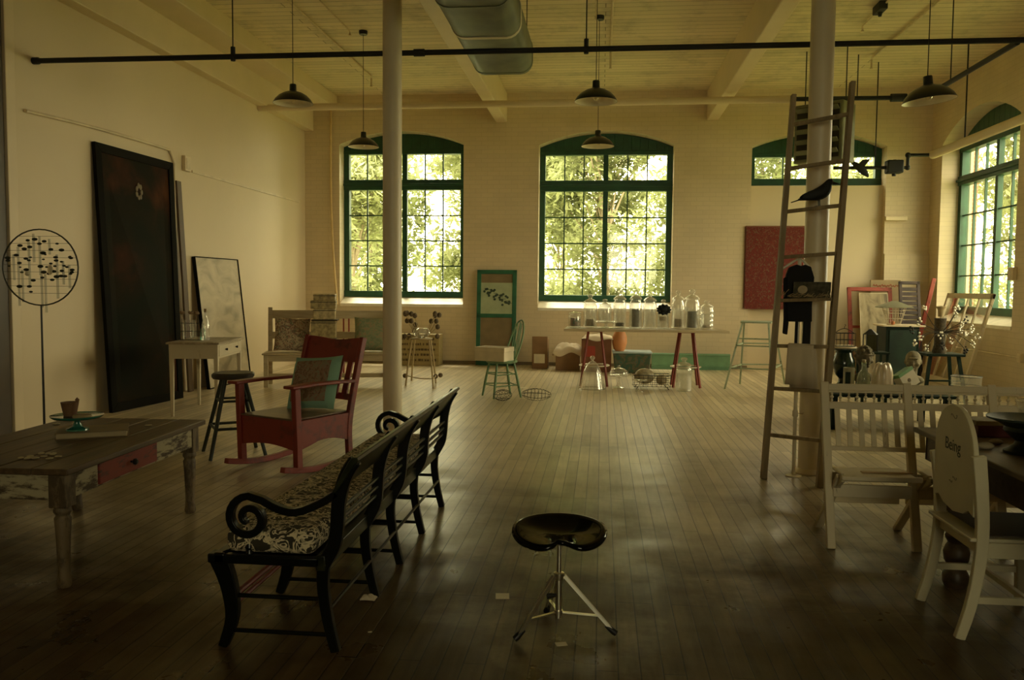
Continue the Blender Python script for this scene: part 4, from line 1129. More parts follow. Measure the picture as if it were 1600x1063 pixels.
MB().box((-.21,-.14,0),(.21,.14,.17)).build('carton_body', plain('white_card', (.70,.60,.42), .7), t, bevel=.004)
MB().box((-.215,-.145,.12),(.215,.145,.178)).build('lid', plain('white_card_lid', (.74,.64,.45), .7), t, bevel=.004)
MB().box((-.216,-.03,.1785),(.216,.0,.180)).build('tape_strip', M_crtxt, t)
# wire frames on the floor
def wire_blob(name, label, c, L, Rr_, rz, n1=9, n2=7, sq=.7):
    m = MB()
    for k in range(n1):
        x = -L/2+L*k/(n1-1); r = Rr_*math.sqrt(max(.12, 1-(2*x/L)**2)); m.tube([(x, r*math.cos(2*PI*i/14), Rr_*sq+r*sq*math.sin(2*PI*i/14)) for i in range(14)], .0022, 4, closed=True)
    for j in range(n2):
        a = 2*PI*j/n2; m.tube([(-L/2+L*k/(n1-1), Rr_*math.sqrt(max(.12,1-(2*(-L/2+L*k/(n1-1))/L)**2))*math.cos(a), Rr_*sq+Rr_*math.sqrt(max(.12,1-(2*(-L/2+L*k/(n1-1))/L)**2))*sq*math.sin(a)) for k in range(n1)], .0022, 4)
    o = m.build(name, M_wire); o.location = c; o.rotation_euler = (0,0,rz); tag(o, label, 'basket'); return o
q = fl(838, 626); wire_blob('wire_basket', 'crumpled wire basket lying on the floor right of the sage chair', (q.x, q.y, 0), .36, .11, -.2)
q = fl(784, 628); wire_blob('wire_basket', 'tangled wire frame on the floor under the sage chair', (q.x, q.y+.1, 0), .26, .10, .9)
q = fl(818, 606); o = slab('paper_sheet', 'small white paper on the floor behind the sage chair', 'paper', (q.x, q.y, 0), (.10,.09,.002), .3, M_sill, bev=0)
# boxes by the back wall
M_card = plain('brown_cardboard', (.26,.15,.07), .75); M_cardr = plain('reddish_cardboard', (.20,.085,.04), .75)
def carton(name, label, x0, x1, ytop, Y, depth, mat, open_=False, ref=578):
    a = at(x0, ref, Y).x; b = at(x1, ref, Y).x; z = at((x0+x1)/2, ytop, Y).z
    t = thing(name, label, 'box', ((a+b)/2, Y+depth/2, 0)); w_ = (b-a)/2
    MB().box((-w_,-depth/2,0),(w_,depth/2,z)).build('carton_body', mat, t, bevel=.005)
    if open_:
        for s_ in (-1, 1): MB().bar((s_*w_,-depth/2,z), (s_*w_*.95,-depth/2-.0,z+.0), .01,.01)
    return t, w_, z
t, w_, z = carton('cardboard_box', 'tall brown cardboard box with a white label by the back wall', 831, 855, 530, 14.75, .4, M_card)
MB().box((-.10,-.206,.10),(.09,-.2,.26)).build('white_label', M_sill, t)
MB().bar((-w_,-.2,z+.02),(w_,-.2,z+.02), .006,.05).build('flap', M_card, t)
t, w_, z = carton('cardboard_box', 'wide brown cardboard box under a crumpled white cloth', 868, 905, 550, 14.55, .5, M_card)
def cloth_heap(name, label, cx_, cy_, z, w_, d_, h_, mat, seed, drop=.1):
    """soft folded cloth lying on a box, its edges hanging a little over the sides"""
    rnd = random.Random(seed); n = 34; vs = []; fs = []
    ph = [rnd.uniform(0,6) for _ in range(6)]
    for i in range(n+1):
        for j in range(n+1):
            u, v = i/n*2-1, j/n*2-1
            fold = abs(math.sin(3.1*u+1.7*v+ph[0]))+.6*abs(math.sin(4.3*v-2.2*u+ph[1]))
            dome = max(0, 1-u*u)*max(0, 1-v*v)
            edge = max(abs(u), abs(v)); k = max(0, (edge-.80)/.20)
            zz_ = .006+h_*dome**.6*(.45+.40*fold)*(1-k) - drop*k*k*(.6+.4*math.sin(4*u+3*v+ph[2]))
            vs.append((u*w_/2*(1+.03*math.sin(6*v+ph[3])), v*d_/2*(1+.03*math.sin(5*u+ph[4])), zz_))
    for i in range(n):
        for j in range(n): fs.append((i*(n+1)+j, (i+1)*(n+1)+j, (i+1)*(n+1)+j+1, i*(n+1)+j+1))
    o = MB().add(vs, fs).build(name, mat, angle=180); o.location = (cx_, cy_, z)
    sd = o.modifiers.new('thickness', 'SOLIDIFY'); sd.thickness = .006
    return o
M_linen = plain('white_linen', (.74,.62,.47), .9, var=.06)
o = cloth_heap('white_cloth', '', t.location.x, t.location.y, z+.006, w_*2+.10, .66, .13, M_linen, 2, .09); tag(o, 'crumpled white cloth heaped on the wide cardboard box', 'cloth')
t, w_, z = carton('cardboard_box', 'reddish brown cardboard box behind the left red stool', 908, 955, 530, 14.35, .5, M_cardr)
MB().box((-.20,-.256,z-.30),(-.02,-.25,z-.12)).build('red_mark', plain('red_mark', (.35,.05,.03), .7), t)
o = cloth_heap('white_cloth', '', t.location.x+.02, t.location.y, z+.006, w_*2+.02, .54, .06, M_linen, 5, .05); tag(o, 'flat white cloth on the reddish box behind the left red stool', 'cloth')
# translucent orange shade on the plastic bin
a = at(958, 560, 14.25).x; b = at(1018, 560, 14.25).x; z = at(990, 550, 14.25).z
t = thing('storage_bin', 'blue green plastic storage bin with a pale blue lid under the plank table', 'bin', ((a+b)/2, 14.5, 0)); w_ = (b-a)/2
M_bin = blotch('patterned_bin_plastic', [(.38,(.03,.10,.08)),(.5,(.07,.11,.06)),(.6,(.16,.12,.08)),(.7,(.04,.14,.11))], 8, .4, 1.5)
mb = MB(); mb.add([(-w_*.9,-.2,0),(w_*.9,-.2,0),(w_*.9,.2,0),(-w_*.9,.2,0),(-w_,-.24,z-.03),(w_,-.24,z-.03),(w_,.24,z-.03),(-w_,.24,z-.03)], [(0,3,2,1),(4,5,6,7),(0,1,5,4),(1,2,6,5),(2,3,7,6),(3,0,4,7)])
mb.build('bin_body', M_bin, t, bevel=.02)
MB().box((-w_-.015,-.255,z-.035),(w_+.015,.255,z)).build('lid', plain('pale_blue_lid', (.42,.52,.56), .35), t, bevel=.015)
zl_ = z
p = at(968, 547, 14.35)
o = MB().lathe([(.07,0),(.10,.04),(.125,.14),(.12,.24),(.085,.33),(.04,.37),(.001,.375)], 24).build('orange_gourd', plain('orange_peach_shade', (.62,.26,.10), .5, var=.2, scale=3)); o.location = (p.x, 14.42, zl_)
tag(o, 'orange egg shaped lampshade standing on the plastic bin', 'lampshade')
# green board along the wall
a = at(1018, 578, 15.1); b = at(1141, 580, 15.1); z = at(1080, 553, 15.1).z
t = thing('green_board', 'long low green painted board standing along the back wall', 'board', ((a.x+b.x)/2, 15.15, 0)); w_ = (b.x-a.x)/2
MB().box((-w_,-.02,0),(w_,.02,z)).build('panel', plain('mint_green_paint', (.15,.30,.165), .5), t, bevel=.004)
MB().box((-w_,-.035,z-.03),(w_,.03,z)).build('top_edge', plain('mint_green_edge', (.19,.36,.21), .5), t, bevel=.004)
MB().box((-w_,-.032,0),(w_,-.02,.06)).build('foot_strip', plain('mint_green_edge2', (.12,.25,.14), .5), t)

# plank table on two red stools
M_rmet = plain('red_metal', (.24,.04,.022), .45); M_ring = plain('pale_metal_ring', (.55,.47,.32), .35, metal=.3)
pa_, pb_ = at(880, 514, 12.15), at(1140, 519, 12.15)
ZT = .835
def red_stool(cx_, cy_, label):
    t = thing('metal_stool', label, 'stool', (cx_, cy_, 0), .0, 'red metal stools carrying the plank table')
    MB().lathe([(.15,ZT-.05),(.17,ZT-.045),(.17,ZT-.034),(.001,ZT-.034)], 24).build('seat', M_rmet, t)
    for k in range(4):
        a = PI/4+k*PI/2; MB().bar((.27*math.cos(a),.27*math.sin(a),0),(.13*math.cos(a),.13*math.sin(a),ZT-.045), .026,.026,(0,0,1)).build('leg', M_rmet, t)
    r_ = .215; MB().tube([(r_*math.cos(2*PI*i/28), r_*math.sin(2*PI*i/28), .29) for i in range(28)], .010, 8, closed=True).build('foot_ring', M_ring, t)
red_stool(-.09, 12.46, 'red metal stool under the left end of the plank table')
red_stool(1.23, 12.50, 'red metal stool under the right end of the plank table')
M_plank = wood('pale_plank', (.42,.33,.19), (.60,.50,.32), (2,14,14), .45)
xl2, xr2 = at(881, 515, 12.15).x, at(1140, 519, 12.15).x
o = MB().prism([(xl2,12.12),(xr2,12.12),(xr2-.06,12.35),(at(1118,508,12.9).x,12.92),(xl2+.02,12.92)], lambda u, v, q_: (u, v, q_), ZT-.034, ZT).build('plank_top', M_plank, bevel=.004)
tag(o, 'long pale wooden plank lying across two red stools as a table top', 'table')

M_moss = plain('moss_filling', (.12,.13,.05), .9, var=.5, scale=60); M_dark = plain('dark_filling', (.035,.04,.022), .8, var=.5, scale=50)
M_redf = blotch('red_green_trinkets', [(.4,(.06,.14,.06)),(.5,(.30,.08,.05)),(.6,(.35,.25,.14))], 30, .6)
M_sand = plain('pale_filling', (.45,.34,.20), .9, var=.4, scale=60)
def glass_jar(label, px_, pyb, pyt, pw, Y, z0, finial='ball', fill=None, cat='jar', ribs=False, group=None, name='glass_jar'):
    p = at(px_, pyb, Y); dep = (R.transposed() @ Vector((p.x, Y, z0-EYE))); dep = -dep.z
    H = (pyb-pyt)*dep/F; r = pw*dep/F/2
    t = thing(name, label, cat, (p.x, Y, z0), 0, group)
    hb = H*.74 if finial != 'flat' else H*.88
    if ribs:
        pr = [(r*.9,0)]; 
        for k in range(13): pr.append((r*(1.0 if k % 3 else .9), hb*.95*(k+.5)/13))
        pr += [(r*.85,hb)]
    else: pr = [(r*.88,0),(r*.97,.006),(r,.02),(r,hb*.80),(r*.95,hb*.90),(r*.80,hb*.96),(r*.82,hb)]
    MB().shell([(.001,.004)]+pr, 24).build('jar_body', M_glass, t)
    MB().shell([(.001,.022),(r*.80,.022),(r*.88,.035),(r*.90,hb*.7)], 24).build('inner_wall', M_glass, t)
    if finial == 'flat': lid = [(r*1.08,hb),(r*1.08,hb+.02),(r*.5,hb+.03),(.01,hb+.04)]
    else:
        hl = H-hb; lid = [(r*.98,hb),(r*1.0,hb+hl*.10),(r*.70,hb+hl*.30),(r*.26,hb+hl*.46),(r*.17,hb+hl*.54),(r*.36,hb+hl*.66),(r*.44,hb+hl*.79),(r*.30,hb+hl*.93),(.001,hb+hl)]
    MB().shell(lid, 24).build('lid', M_glass, t)
    if fill:
        m, f0, f1, fr_ = fill
        MB().lathe([(r*fr_*.9,.024+f0*hb),(r*fr_,.03+f0*hb),(r*fr_*.95,.024+f1*hb),(.001,.026+f1*hb)], 18).build('contents', m, t)
    return t
J = [('small flat lidded jar of red and green trinkets at the plank left end',898,508,484,19,12.50,'flat',(M_redf,0,.6,.85)),
     ('tall glass jar beside the flat trinket jar, pale filling in its base',922,507,455,21,12.62,'ball',(M_sand,0,.28,.6)),
     ('tall glass jar with a few dark bits, left of the dark green filled one',968,506,447,20,12.68,'ball',(M_dark,0,.13,.7)),
     ('tall glass jar half filled with dark green matter',993,508,447,20,12.46,'ball',(M_dark,0,.62,.62)),
     ('empty tall glass jar right of the dark green filled jar',1015,506,449,21,12.62,'ball',None),
     ('glass jar with grey and peach filling right of the black bloom',1059,508,448,20,12.66,'ball',(M_sand,0,.28,.55)),
     ('tallest glass jar with a dark block inside, second from the right end',1081,509,446,24,12.48,'ball',(M_dark,0,.55,.62)),
     ('ribbed glass jar at the right end of the row',1104,510,464,22,12.55,'ball',(M_sand,0,.12,.6))]
for lab, px0, pb0, pt0, pw, Y, fin, fill in J:
    glass_jar(lab, px0, pb0, pt0, pw, Y, ZT, fin, fill, ribs='ribbed' in lab, group='glass jars on the plank table')
# grey tube inside the peach jar
# glass cake stand with a small jar on it
def dome_stand(label, px_, Y, z0, rp, hp_, rd, hd, name='cake_stand', plate_only=False):
    p = at(px_, 505, Y); t = thing(name, label, 'cake stand', (p.x, Y, z0))
    MB().shell([(rp*.62,0),(rp*.6,.008),(rp*.22,.02),(rp*.12,hp_*.5),(rp*.14,hp_*.8),(rp*.4,hp_-.006),(rp,hp_),(rp*1.02,hp_+.014),(rp*.95,hp_+.008),(.001,hp_+.004)], 26).build('stand', M_glass, t)
    if not plate_only:
        MB().shell([(rd,hp_+.008),(rd,hp_+.01+hd*.35),(rd*.9,hp_+hd*.62),(rd*.6,hp_+hd*.85),(rd*.2,hp_+hd*.97),(.001,hp_+hd)], 26).build('dome', M_glass, t)
        MB().ball((0,0,hp_+hd+.018), .018, 12, 8).build('knob', M_glass, t)
    return t
dome_stand('low glass cake stand between the jars carrying a pointed jar', 947, 12.46, ZT, .16, .085, .10, .06, plate_only=True)
glass_jar('small pointed lid jar standing on the low glass cake stand', 945, 497, 461, 20, 12.46, ZT+.088, 'ball', None)
# black fabric bloom on a goblet jar
t = glass_jar('short footed glass jar under the black fabric bloom', 1036, 508, 462, 18, 12.48, ZT, 'ball', (M_sand,.3,.5,.7))
bp_ = at(1037, 484, 12.40); m = MB(); rnd = random.Random(8)
for k in range(11):
    a = 2*PI*k/11; r0 = .09; 
    m.add([(0,0,0),(r0*math.cos(a-.35),-.02,r0*.7*math.sin(a-.35)+.0),(r0*1.25*math.cos(a),-.035+.02*(k%2),r0*.95*math.sin(a)),(r0*math.cos(a+.35),-.02,r0*.7*math.sin(a+.35))], [(0,1,2,3)])
m.ball((0,.0,0), .055, 14, 10, (1.1,.6,.8))
o = m.build('black_bloom', plain('black_fabric', (.010,.011,.008), .9), weld=False); o.location = (bp_.x, 12.385, bp_.z)
sd = o.modifiers.new('thickness','SOLIDIFY'); sd.thickness = .004
tag(o, 'large black fabric bloom tucked against the short footed jar', 'flower')
# on the floor under the table
q = fl(925, 608); q.y = 11.97; t = thing('glass_cloche', 'tall bell shaped glass cloche on the floor below the left of the plank table', 'cloche', (q.x, q.y, 0))
MB().shell([(.185,0),(.18,.01),(.155,.13),(.125,.25),(.085,.34),(.04,.385),(.022,.395)], 32).build('bell', M_glass, t)
MB().tube([(.185*math.cos(2*PI*i/32), .185*math.sin(2*PI*i/32), .006) for i in range(32)], .007, 6, closed=True).build('rim', M_glass, t)
MB().lathe([(.018,.39),(.015,.405),(.03,.425),(.034,.445),(.022,.465),(.001,.47)], 16).build('knob', M_glass, t)
q = fl(968, 606); dome_stand('small domed glass cake stand on the floor beside the bell cloche', 968, q.y, 0, .15, .17, .135, .12, name='domed_cake_stand')
t = thing('wire_basket', 'low wire basket filled with crumpled pale glassware on the floor under the plank', 'basket', (fl(1016,604).x, 12.15, 0), .05)
b_ = MB()
for k in range(9):
    x = -.25+.0625*k; b_.tube([(x,-.14,.20),(x,-.12,.04),(x,.12,.04),(x,.14,.20)], .0025, 5)
for z in (.04,.10,.16,.20): b_.tube([(-.26,-.13-.005*z,z),(.26,-.13,z),(.26,.14,z),(-.26,.14,z)], .0035 if z < .2 else .006, 6, closed=True)
b_.tube([(-.20,-.12,.04),(-.23,-.16,0)], .006, 6).tube([(.2,-.12,.04),(.23,-.14,0)], .006, 6).tube([(-.2,.12,.04),(-.22,.14,0)], .006, 6).tube([(.2,.12,.04),(.22,.14,0)], .006, 6)
b_.build('wire_frame', plain('dark_basket_wire', (.05,.045,.03), .4, metal=.5), t)
o = MB().ball((0,0,.125), .125, 18, 12, (1.15,.85,.9)).build('glass_bowl', plain('crumpled_pearl_glass', (.42,.36,.24), .15, var=.5, scale=14)); o.location = (t.location.x-.10, 12.15, .05); tag(o, 'upturned pearly glass bowl at the left of the low wire basket', 'bowl')
o = MB().ball((0,0,.08), .08, 16, 10, (1.0,.9,.95)).build('glass_bowl', plain('crumpled_pearl_glass_small', (.48,.40,.27), .2, var=.4, scale=18)); o.location = (t.location.x+.14, 12.13, .05); tag(o, 'smaller pearly glass bowl at the right of the low wire basket', 'bowl')
dome_stand('clear glass pedestal plate on the floor in front of the wire basket', 1001, fl(1001,612).y, 0, .10, .15, .1, .1, plate_only=True, name='pedestal_plate')
q = fl(1068, 611); glass_jar('large empty lidded glass jar on the floor under the right of the plank', 1068, 611, 558, 25, q.y, 0, 'ball', None)

# pale green metal step stand
M_pgrn = worn('pale_green_metal', (.34,.40,.27), (.12,.15,.09), .38, .4, (10,10,10))
F4 = [fl(1132,608), fl(1207,612), fl(1226,600), fl(1156,600)]
c4 = sum(F4, Vector())/4; t = thing('step_stand', 'pale green metal stand with splayed legs and a flat top near the ladder', 'stand', (c4.x, c4.y, 0))
T4 = [at(1160,500,12.35), at(1201,502,12.25), at(1209,500,12.75), at(1163,499,12.8)]
zt4 = .94; LP = []
for f, tp_ in zip(F4, T4):
    a = f-Vector((c4.x,c4.y,0)); b = Vector((tp_.x-c4.x, tp_.y-c4.y, zt4)); LP.append((a,b)); MB().bar(a, b, .022,.03, (0,1,0)).build('leg', M_pgrn, t)
for (z, n_) in ((.30,'rung'),(.62,'rung'),(.72,'rung')):
    for i, j in ((0,1),(1,2),(2,3),(3,0)):
        if z == .72 and i != 0: continue
        f = z/zt4; MB().bar(LP[i][0].lerp(LP[i][1],f), LP[j][0].lerp(LP[j][1],f), .014,.02).build('rung', M_pgrn, t)
MB().prism([(LP[0][1].x-.03,LP[0][1].y-.03),(LP[1][1].x+.03,LP[1][1].y-.03),(LP[2][1].x+.03,LP[2][1].y+.03),(LP[3][1].x-.03,LP[3][1].y+.03)], lambda u,v,q_: (u,v,q_), zt4, zt4+.02).build('top_plate', M_pgrn, t, bevel=.003)

# red tapestry
M_tap = blotch('red_floral_tapestry', [(.40,(.16,.020,.012)),(.50,(.10,.014,.009)),(.56,(.17,.035,.018)),(.63,(.13,.09,.045)),(.70,(.12,.018,.012))], 11, .9, 3, 5)
Yt = YB-.02
a, b = at(1166, 353, Yt), at(1263, 484, Yt); t = thing('red_tapestry', 'dark red floral cloth panel hung on the back wall behind the ladder', 'tapestry', ((a.x+b.x)/2, YB+(.13 if 0 else -.004), (a.z+b.z)/2))
w_, h_ = (b.x-a.x)/2, (a.z-b.z)/2
MB().box((-w_,-.03,-h_),(w_,-.012,h_)).build('cloth_panel', M_tap, t)
MB().box((-w_-.02,-.012,-h_*.98),(w_+.02,.0,h_*.99)).build('backing', M_cardr, t)
MB().box((-w_-.01,-.036,h_-.02),(w_+.01,-.03,h_)).build('top_batten', M_cardr, t)

# ================================================================== RIGHT SIDE
# wooden ladder leaning on the column
M_lad = wood('weathered_ladder_wood', (.20,.145,.07), (.36,.27,.145), (20,20,2), .65)
LA, LB = fl(1193,748), fl(1280,762)
TA, TB_ = at(1240,148,6.60), at(1332,128,6.40)
t = thing('ladder', 'tall weathered wooden ladder leaning against the right column', 'ladder', ((LA.x+LB.x)/2, (LA.y+LB.y)/2, 0))
for a, b in ((LA,TA),(LB,TB_)): MB().bar(a, b, .042,.070, (0,1,0), .034,.06).build('side_rail', M_lad, t, wd=True, bevel=.004)
RUNG = []
for ya in (679, 607, 541, 470, 402, 330, 262, 192):
    f = (LA.z + at(1193+(748-ya)/600*47, ya, 6.5).z)/TA.z; f = max(.05, min(.97, f))
    a, b = LA.lerp(TA, f), LB.lerp(TB_, f); RUNG.append((a, b))
    MB().bar(a, b, .040,.026, (0,0,1)).build('rung', M_lad, t, wd=True, bevel=.004)
def on_rung(i, f): return RUNG[i][0].lerp(RUNG[i][1], f)
# crow on the sixth rung
M_crow = plain('black_feathers', (.006,.007,.006), .7)
p = on_rung(5, .56)
t = thing('crow_figure', 'black crow figure perched on an upper rung of the ladder', 'bird', (p.x, p.y, p.z+.013), .0)
b = MB(); P = [(-.13,0,.048),(-.10,0,.056),(-.07,0,.066),(-.03,0,.078),(.005,0,.088),(.04,0,.104),(.064,0,.132),(.078,0,.160),(.092,0,.176),(.110,0,.176)]
b.tube(smooth(P,2), [.006,.010,.014,.019,.025,.031,.037,.042,.046,.048,.048,.046,.042,.036,.030,.027,.026,.022,.011], 14)
b.build('body', M_crow, t)
MB().bar((-.08,0,.062),(-.175,0,.030), .022,.012,(0,0,1), .050,.006).build('tail', M_crow, t)
MB().lathe([(.012,0),(.008,.02),(.001,.045)], 10, M=Tm(.112,0,.168) @ Ry(PI/2+.15)).build('beak', M_black, t)
for s_ in (-1,1):
    MB().ball((0,0,0), .05, 14, 8, (1.75,.22,.62), Tm(-.03,s_*.038,.085) @ Ry(-.30)).build('wing', M_crow, t)
    MB().tube([(.015,s_*.018,.06),(.02,s_*.018,.002)], .004, 6).tube([(.045,s_*.018,.002),(-.01,s_*.018,.002)], .003, 5).build('leg', M_black, t)
# second bird on the pipe
p = at(1341, 262, 13.70)
t = thing('crow_figure', 'small black bird figure clinging to the thin pipe right of the ladder', 'bird', (p.x, 13.68, vz-.02), .0)
MB().tube(smooth([(-.13,0,.12),(-.06,0,.07),(.02,0,.0),(.10,0,-.07),(.15,0,-.13)],3), [.006,.02,.03,.038,.045,.05,.055,.055,.052,.045,.035,.022,.008], 12).build('body', M_crow, t)
MB().ball((-.10,0,.11), .036, 10, 8).build('head', M_crow, t)
MB().add([(-.02,-.02,.06),(.06,-.03,.0),(.16,-.04,.14),(.05,-.03,.13),(-.02,-.005,.06),(.06,-.01,.0),(.16,-.02,.14),(.05,-.01,.13)], [(0,1,2,3),(7,6,5,4),(0,4,5,1),(1,5,6,2),(2,6,7,3),(3,7,4,0)]).build('wing', M_crow, t)
# dark bird picture and twigs on the fourth rung
p = on_rung(3, .55); a, b_ = RUNG[3]
t = thing('bird_picture', 'dark weathered panel with a pale bird shape resting on a ladder rung', 'picture', (p.x, p.y-.012, p.z+.014), math.atan2(b_.y-a.y, b_.x-a.x))
MB().box((-.115,-.010,0),(.150,.010,.115), Rx(-.12)).build('panel', plain('weathered_dark_panel', (.075,.068,.042), .8, var=.6, scale=30), t)
MB().ball((-.045,-.013,.058), .038, 12, 8, (.95,.1,.8), Rx(-.12)).build('pale_bird', plain('pale_bird_shape', (.48,.40,.26), .7), t)
p2 = on_rung(3, .5)
rnd = random.Random(17); tw = MB()
for k in range(46):
    x = rnd.uniform(-.19,.17); z = rnd.uniform(0,.02); a_ = rnd.uniform(-.6,.6) if abs(x) < .14 else rnd.uniform(.3,1.3)*(1 if x > 0 else -1)
    ln = rnd.uniform(.04,.09); tw.tube([(x,rnd.uniform(-.03,.0),z+.003),(x+ln*math.cos(a_)*.5,rnd.uniform(-.03,.0),z+abs(ln*math.sin(a_))*.7)], .0018, 4)
o = tw.build('twig_bundle', M_stick); o.location = (p2.x, p2.y-.024, p2.z+.012); o.rotation_euler = (0,0,math.atan2(b_.y-a.y, b_.x-a.x)); tag(o, 'thin bare twigs lying along the ladder rung in front of the dark panel', 'twigs', kind='stuff')
# slim white pole with hanger and black dress
q = fl(1240,742); tz = 1.66
t = thing('dress_stand', 'slim white pole stand with hanger and red clip beside the right column', 'stand', (1.475, 6.60, 0))
MB().tube([(0,0,.01),(0,0,tz)], .014, 10).build('pole', M_sill, t)
MB().lathe([(.06,0),(.06,.008),(.015,.015)], 16).build('foot', M_sill, t)
MB().tube(smooth([(-.13,0,tz-.09),(-.06,0,tz-.04),(0,0,tz-.01),(.05,0,tz-.05),(.09,0,tz-.10)],3), .009, 8).build('hanger', M_sill, t)
MB().box((-.018,-.02,.66),(.03,.02,.72)).build('red_clip', plain('red_clip', (.30,.06,.03), .5), t, bevel=.003)
MB().lathe([(.022,.46),(.022,.50),(.016,.51)], 10).build('collar', M_sill, t)
M_dress = plain('black_dress_fabric', (.007,.007,.006), .9)
t = thing('black_dress', 'black dress hanging on the slim white pole behind the ladder', 'dress', (1.475, 6.575, 1.2))
def sheet(poly, y0, y1, name, mat, par): return MB().prism(poly, lambda u, v, q_: (u, q_, v), y0, y1).build(name, mat, par, bevel=.008)
sheet([(-.105,.33),(-.085,.385),(-.035,.405),(0,.395),(.03,.405),(.070,.39),(.095,.31),(.085,.10),(.088,-.02),(-.095,-.02),(-.10,.10)], -.045, .012, 'bodice', M_dress, t)
sheet([(-.125,.30),(-.08,.34),(-.075,.0),(-.085,-.12),(-.12,-.11),(-.115,.0)], -.030, -.005, 'sleeve', M_dress, t)
sheet([(-.03,0),(-.008,0),(-.012,-.32),(-.035,-.32)], -.03, -.012, 'left_ribbon', M_dress, t)
sheet([(.03,0),(.085,0),(.082,-.33),(.025,-.36)], -.03, -.004, 'skirt_panel', M_dress, t)
# white cloth over the third rung
M_apron = plain('offwhite_apron', (.60,.51,.36), .9, var=.05)
p = on_rung(2, .50); a, b_ = RUNG[2]; rz_ = math.atan2(b_.y-a.y, b_.x-a.x)
mb = MB(); w_ = .095; n = 12; front = []
path = [(-.030,-.285),(-.030,-.15),(-.0285,-.02),(-.024,.010),(-.008,.0195),(.010,.0195),(.024,.010),(.028,-.02),(.030,-.15),(.030,-.33)]
vs = []; fs = []
for i, (y, z) in enumerate(path):
    for j in range(n+1):
        u = j/n*2-1; wv = .006*math.sin(u*7+i)*(abs(z) > .05); flare = 1+.10*abs(min(0,z))/.3
        vs.append((u*w_*flare+.008*(z < -.1 and i > 6), y*(1+.0)+wv*(1 if y < 0 else 1)+ (0 if abs(z) < .05 else (-.004 if y < 0 else .004)), z))
for i in range(len(path)-1):
    for j in range(n): fs.append((i*(n+1)+j, i*(n+1)+j+1, (i+1)*(n+1)+j+1, (i+1)*(n+1)+j))
o = mb.add(vs, fs).build('white_cloth', M_apron, angle=180); o.location = p; o.rotation_euler = (0,0,rz_); sd = o.modifiers.new('thickness','SOLIDIFY'); sd.thickness = .003
tag(o, 'plain white cloth draped over a low rung of the ladder', 'cloth')
# twine between pole and column
o = MB().tube(smooth([(1.489,6.60,.485),(1.53,6.61,.478),(1.548,6.66,.48)],4), .003, 5).build('twine', M_stick); tag(o, 'short brown twine tying the slim white pole to the column', 'string')

# row of slatted folding seats
M_seat = worn('old_white_seat_paint', (.62,.53,.35), (.22,.16,.085), .33, .55, (10,10,4))
X0 = 1.275; U = .453; NU = 3
t = thing('folding_seat_row', 'row of joined white slatted folding seats with spindled backs', 'seat', (X0+U, 4.85, 0), .0)
def pt(f): # side frame line, f = height
    return 4.755+(5.015-4.755)*(f/.893)
for k in range(NU+1):
    x = X0+U*k
    MB().bar((x, pt(0), 0), (x, pt(.893), .893), .036, .045, (1,0,0)).build('side_post', M_seat, t, wd=True, bevel=.004)
    MB().bar((x+.04, 5.20, 0), (x+.035, 4.74, .41), .028, .045, (1,0,0)).build('leg', M_seat, t, wd=True, bevel=.004)
    MB().sweep(smooth([(x+.035,4.70,.41),(x+.035,4.80,.36),(x+.035,4.88,.33),(x+.035,4.97,.345)],3), (1,0,0), .018, .05).build('seat_bracket', M_seat, t, wd=True, bevel=.003)
    if k == NU: continue
    xa_, xb3 = x+.018, x+U-.018
    def rail(z0, z1, nm, th=.02, off=0.0):
        MB().box((xa_, pt((z0+z1)/2)-th/2+off, z0), (xb3, pt((z0+z1)/2)+th/2+off, z1)).build(nm, M_seat, t, wd=True, bevel=.003)
    rail(.835,.885,'top_rail'); rail(.846,.852,'rail_bead', .028); rail(.745,.785,'spindle_rail'); rail(.520,.545,'lower_rail', .03)
    for j in range(9):
        xs = xa_+(xb3-xa_)*(j+.5)/9; MB().lathe([(.005,0),(.007,.008),(.004,.014),(.011,.026),(.004,.037),(.007,.043),(.005,.05)], 9, (xs, pt(.81), .785)).build('spindle', M_seat, t, wd=True)
    for j in range(6):
        xs = xa_+(xb3-xa_)*(j+.75)/6.5; MB().bar((xs, pt(.54), .54),(xs, pt(.75), .75), .028,.010,(0,1,0)).build('back_slat', M_seat, t, wd=True)
    MB().box((xa_+.02, 4.68, .405),(xb3-.02, 4.94, .422)).box((xa_+.0, 4.655, .400),(xb3, 4.685, .428)).build('seat', M_seat, t, wd=True, bevel=.006)
    MB().box((xa_, 4.815, .275),(xb3, 4.835, .345)).build('front_board', M_seat, t, wd=True, bevel=.003)
    MB().box((xa_, 5.00, .20),(xb3, 5.02, .25)).build('rear_board', M_seat, t, wd=True, bevel=.003)
    MB().box((xa_, 4.90, .345),(xb3, 4.92, .395)).build('seat_support', M_seat, t, wd=True, bevel=.003)
o = MB().prism([(-.13,-.012),(.10,-.005),(.14,.0),(.10,.018),(-.13,.022)], lambda u,v,q_: (u,v,q_), 0, .006).build('wooden_stick', plain('orange_wood_strip', (.42,.26,.10), .6)); o.location = (1.56, 4.78, .4225); tag(o, 'thin orange wooden strip lying on the first folding seat', 'stick')

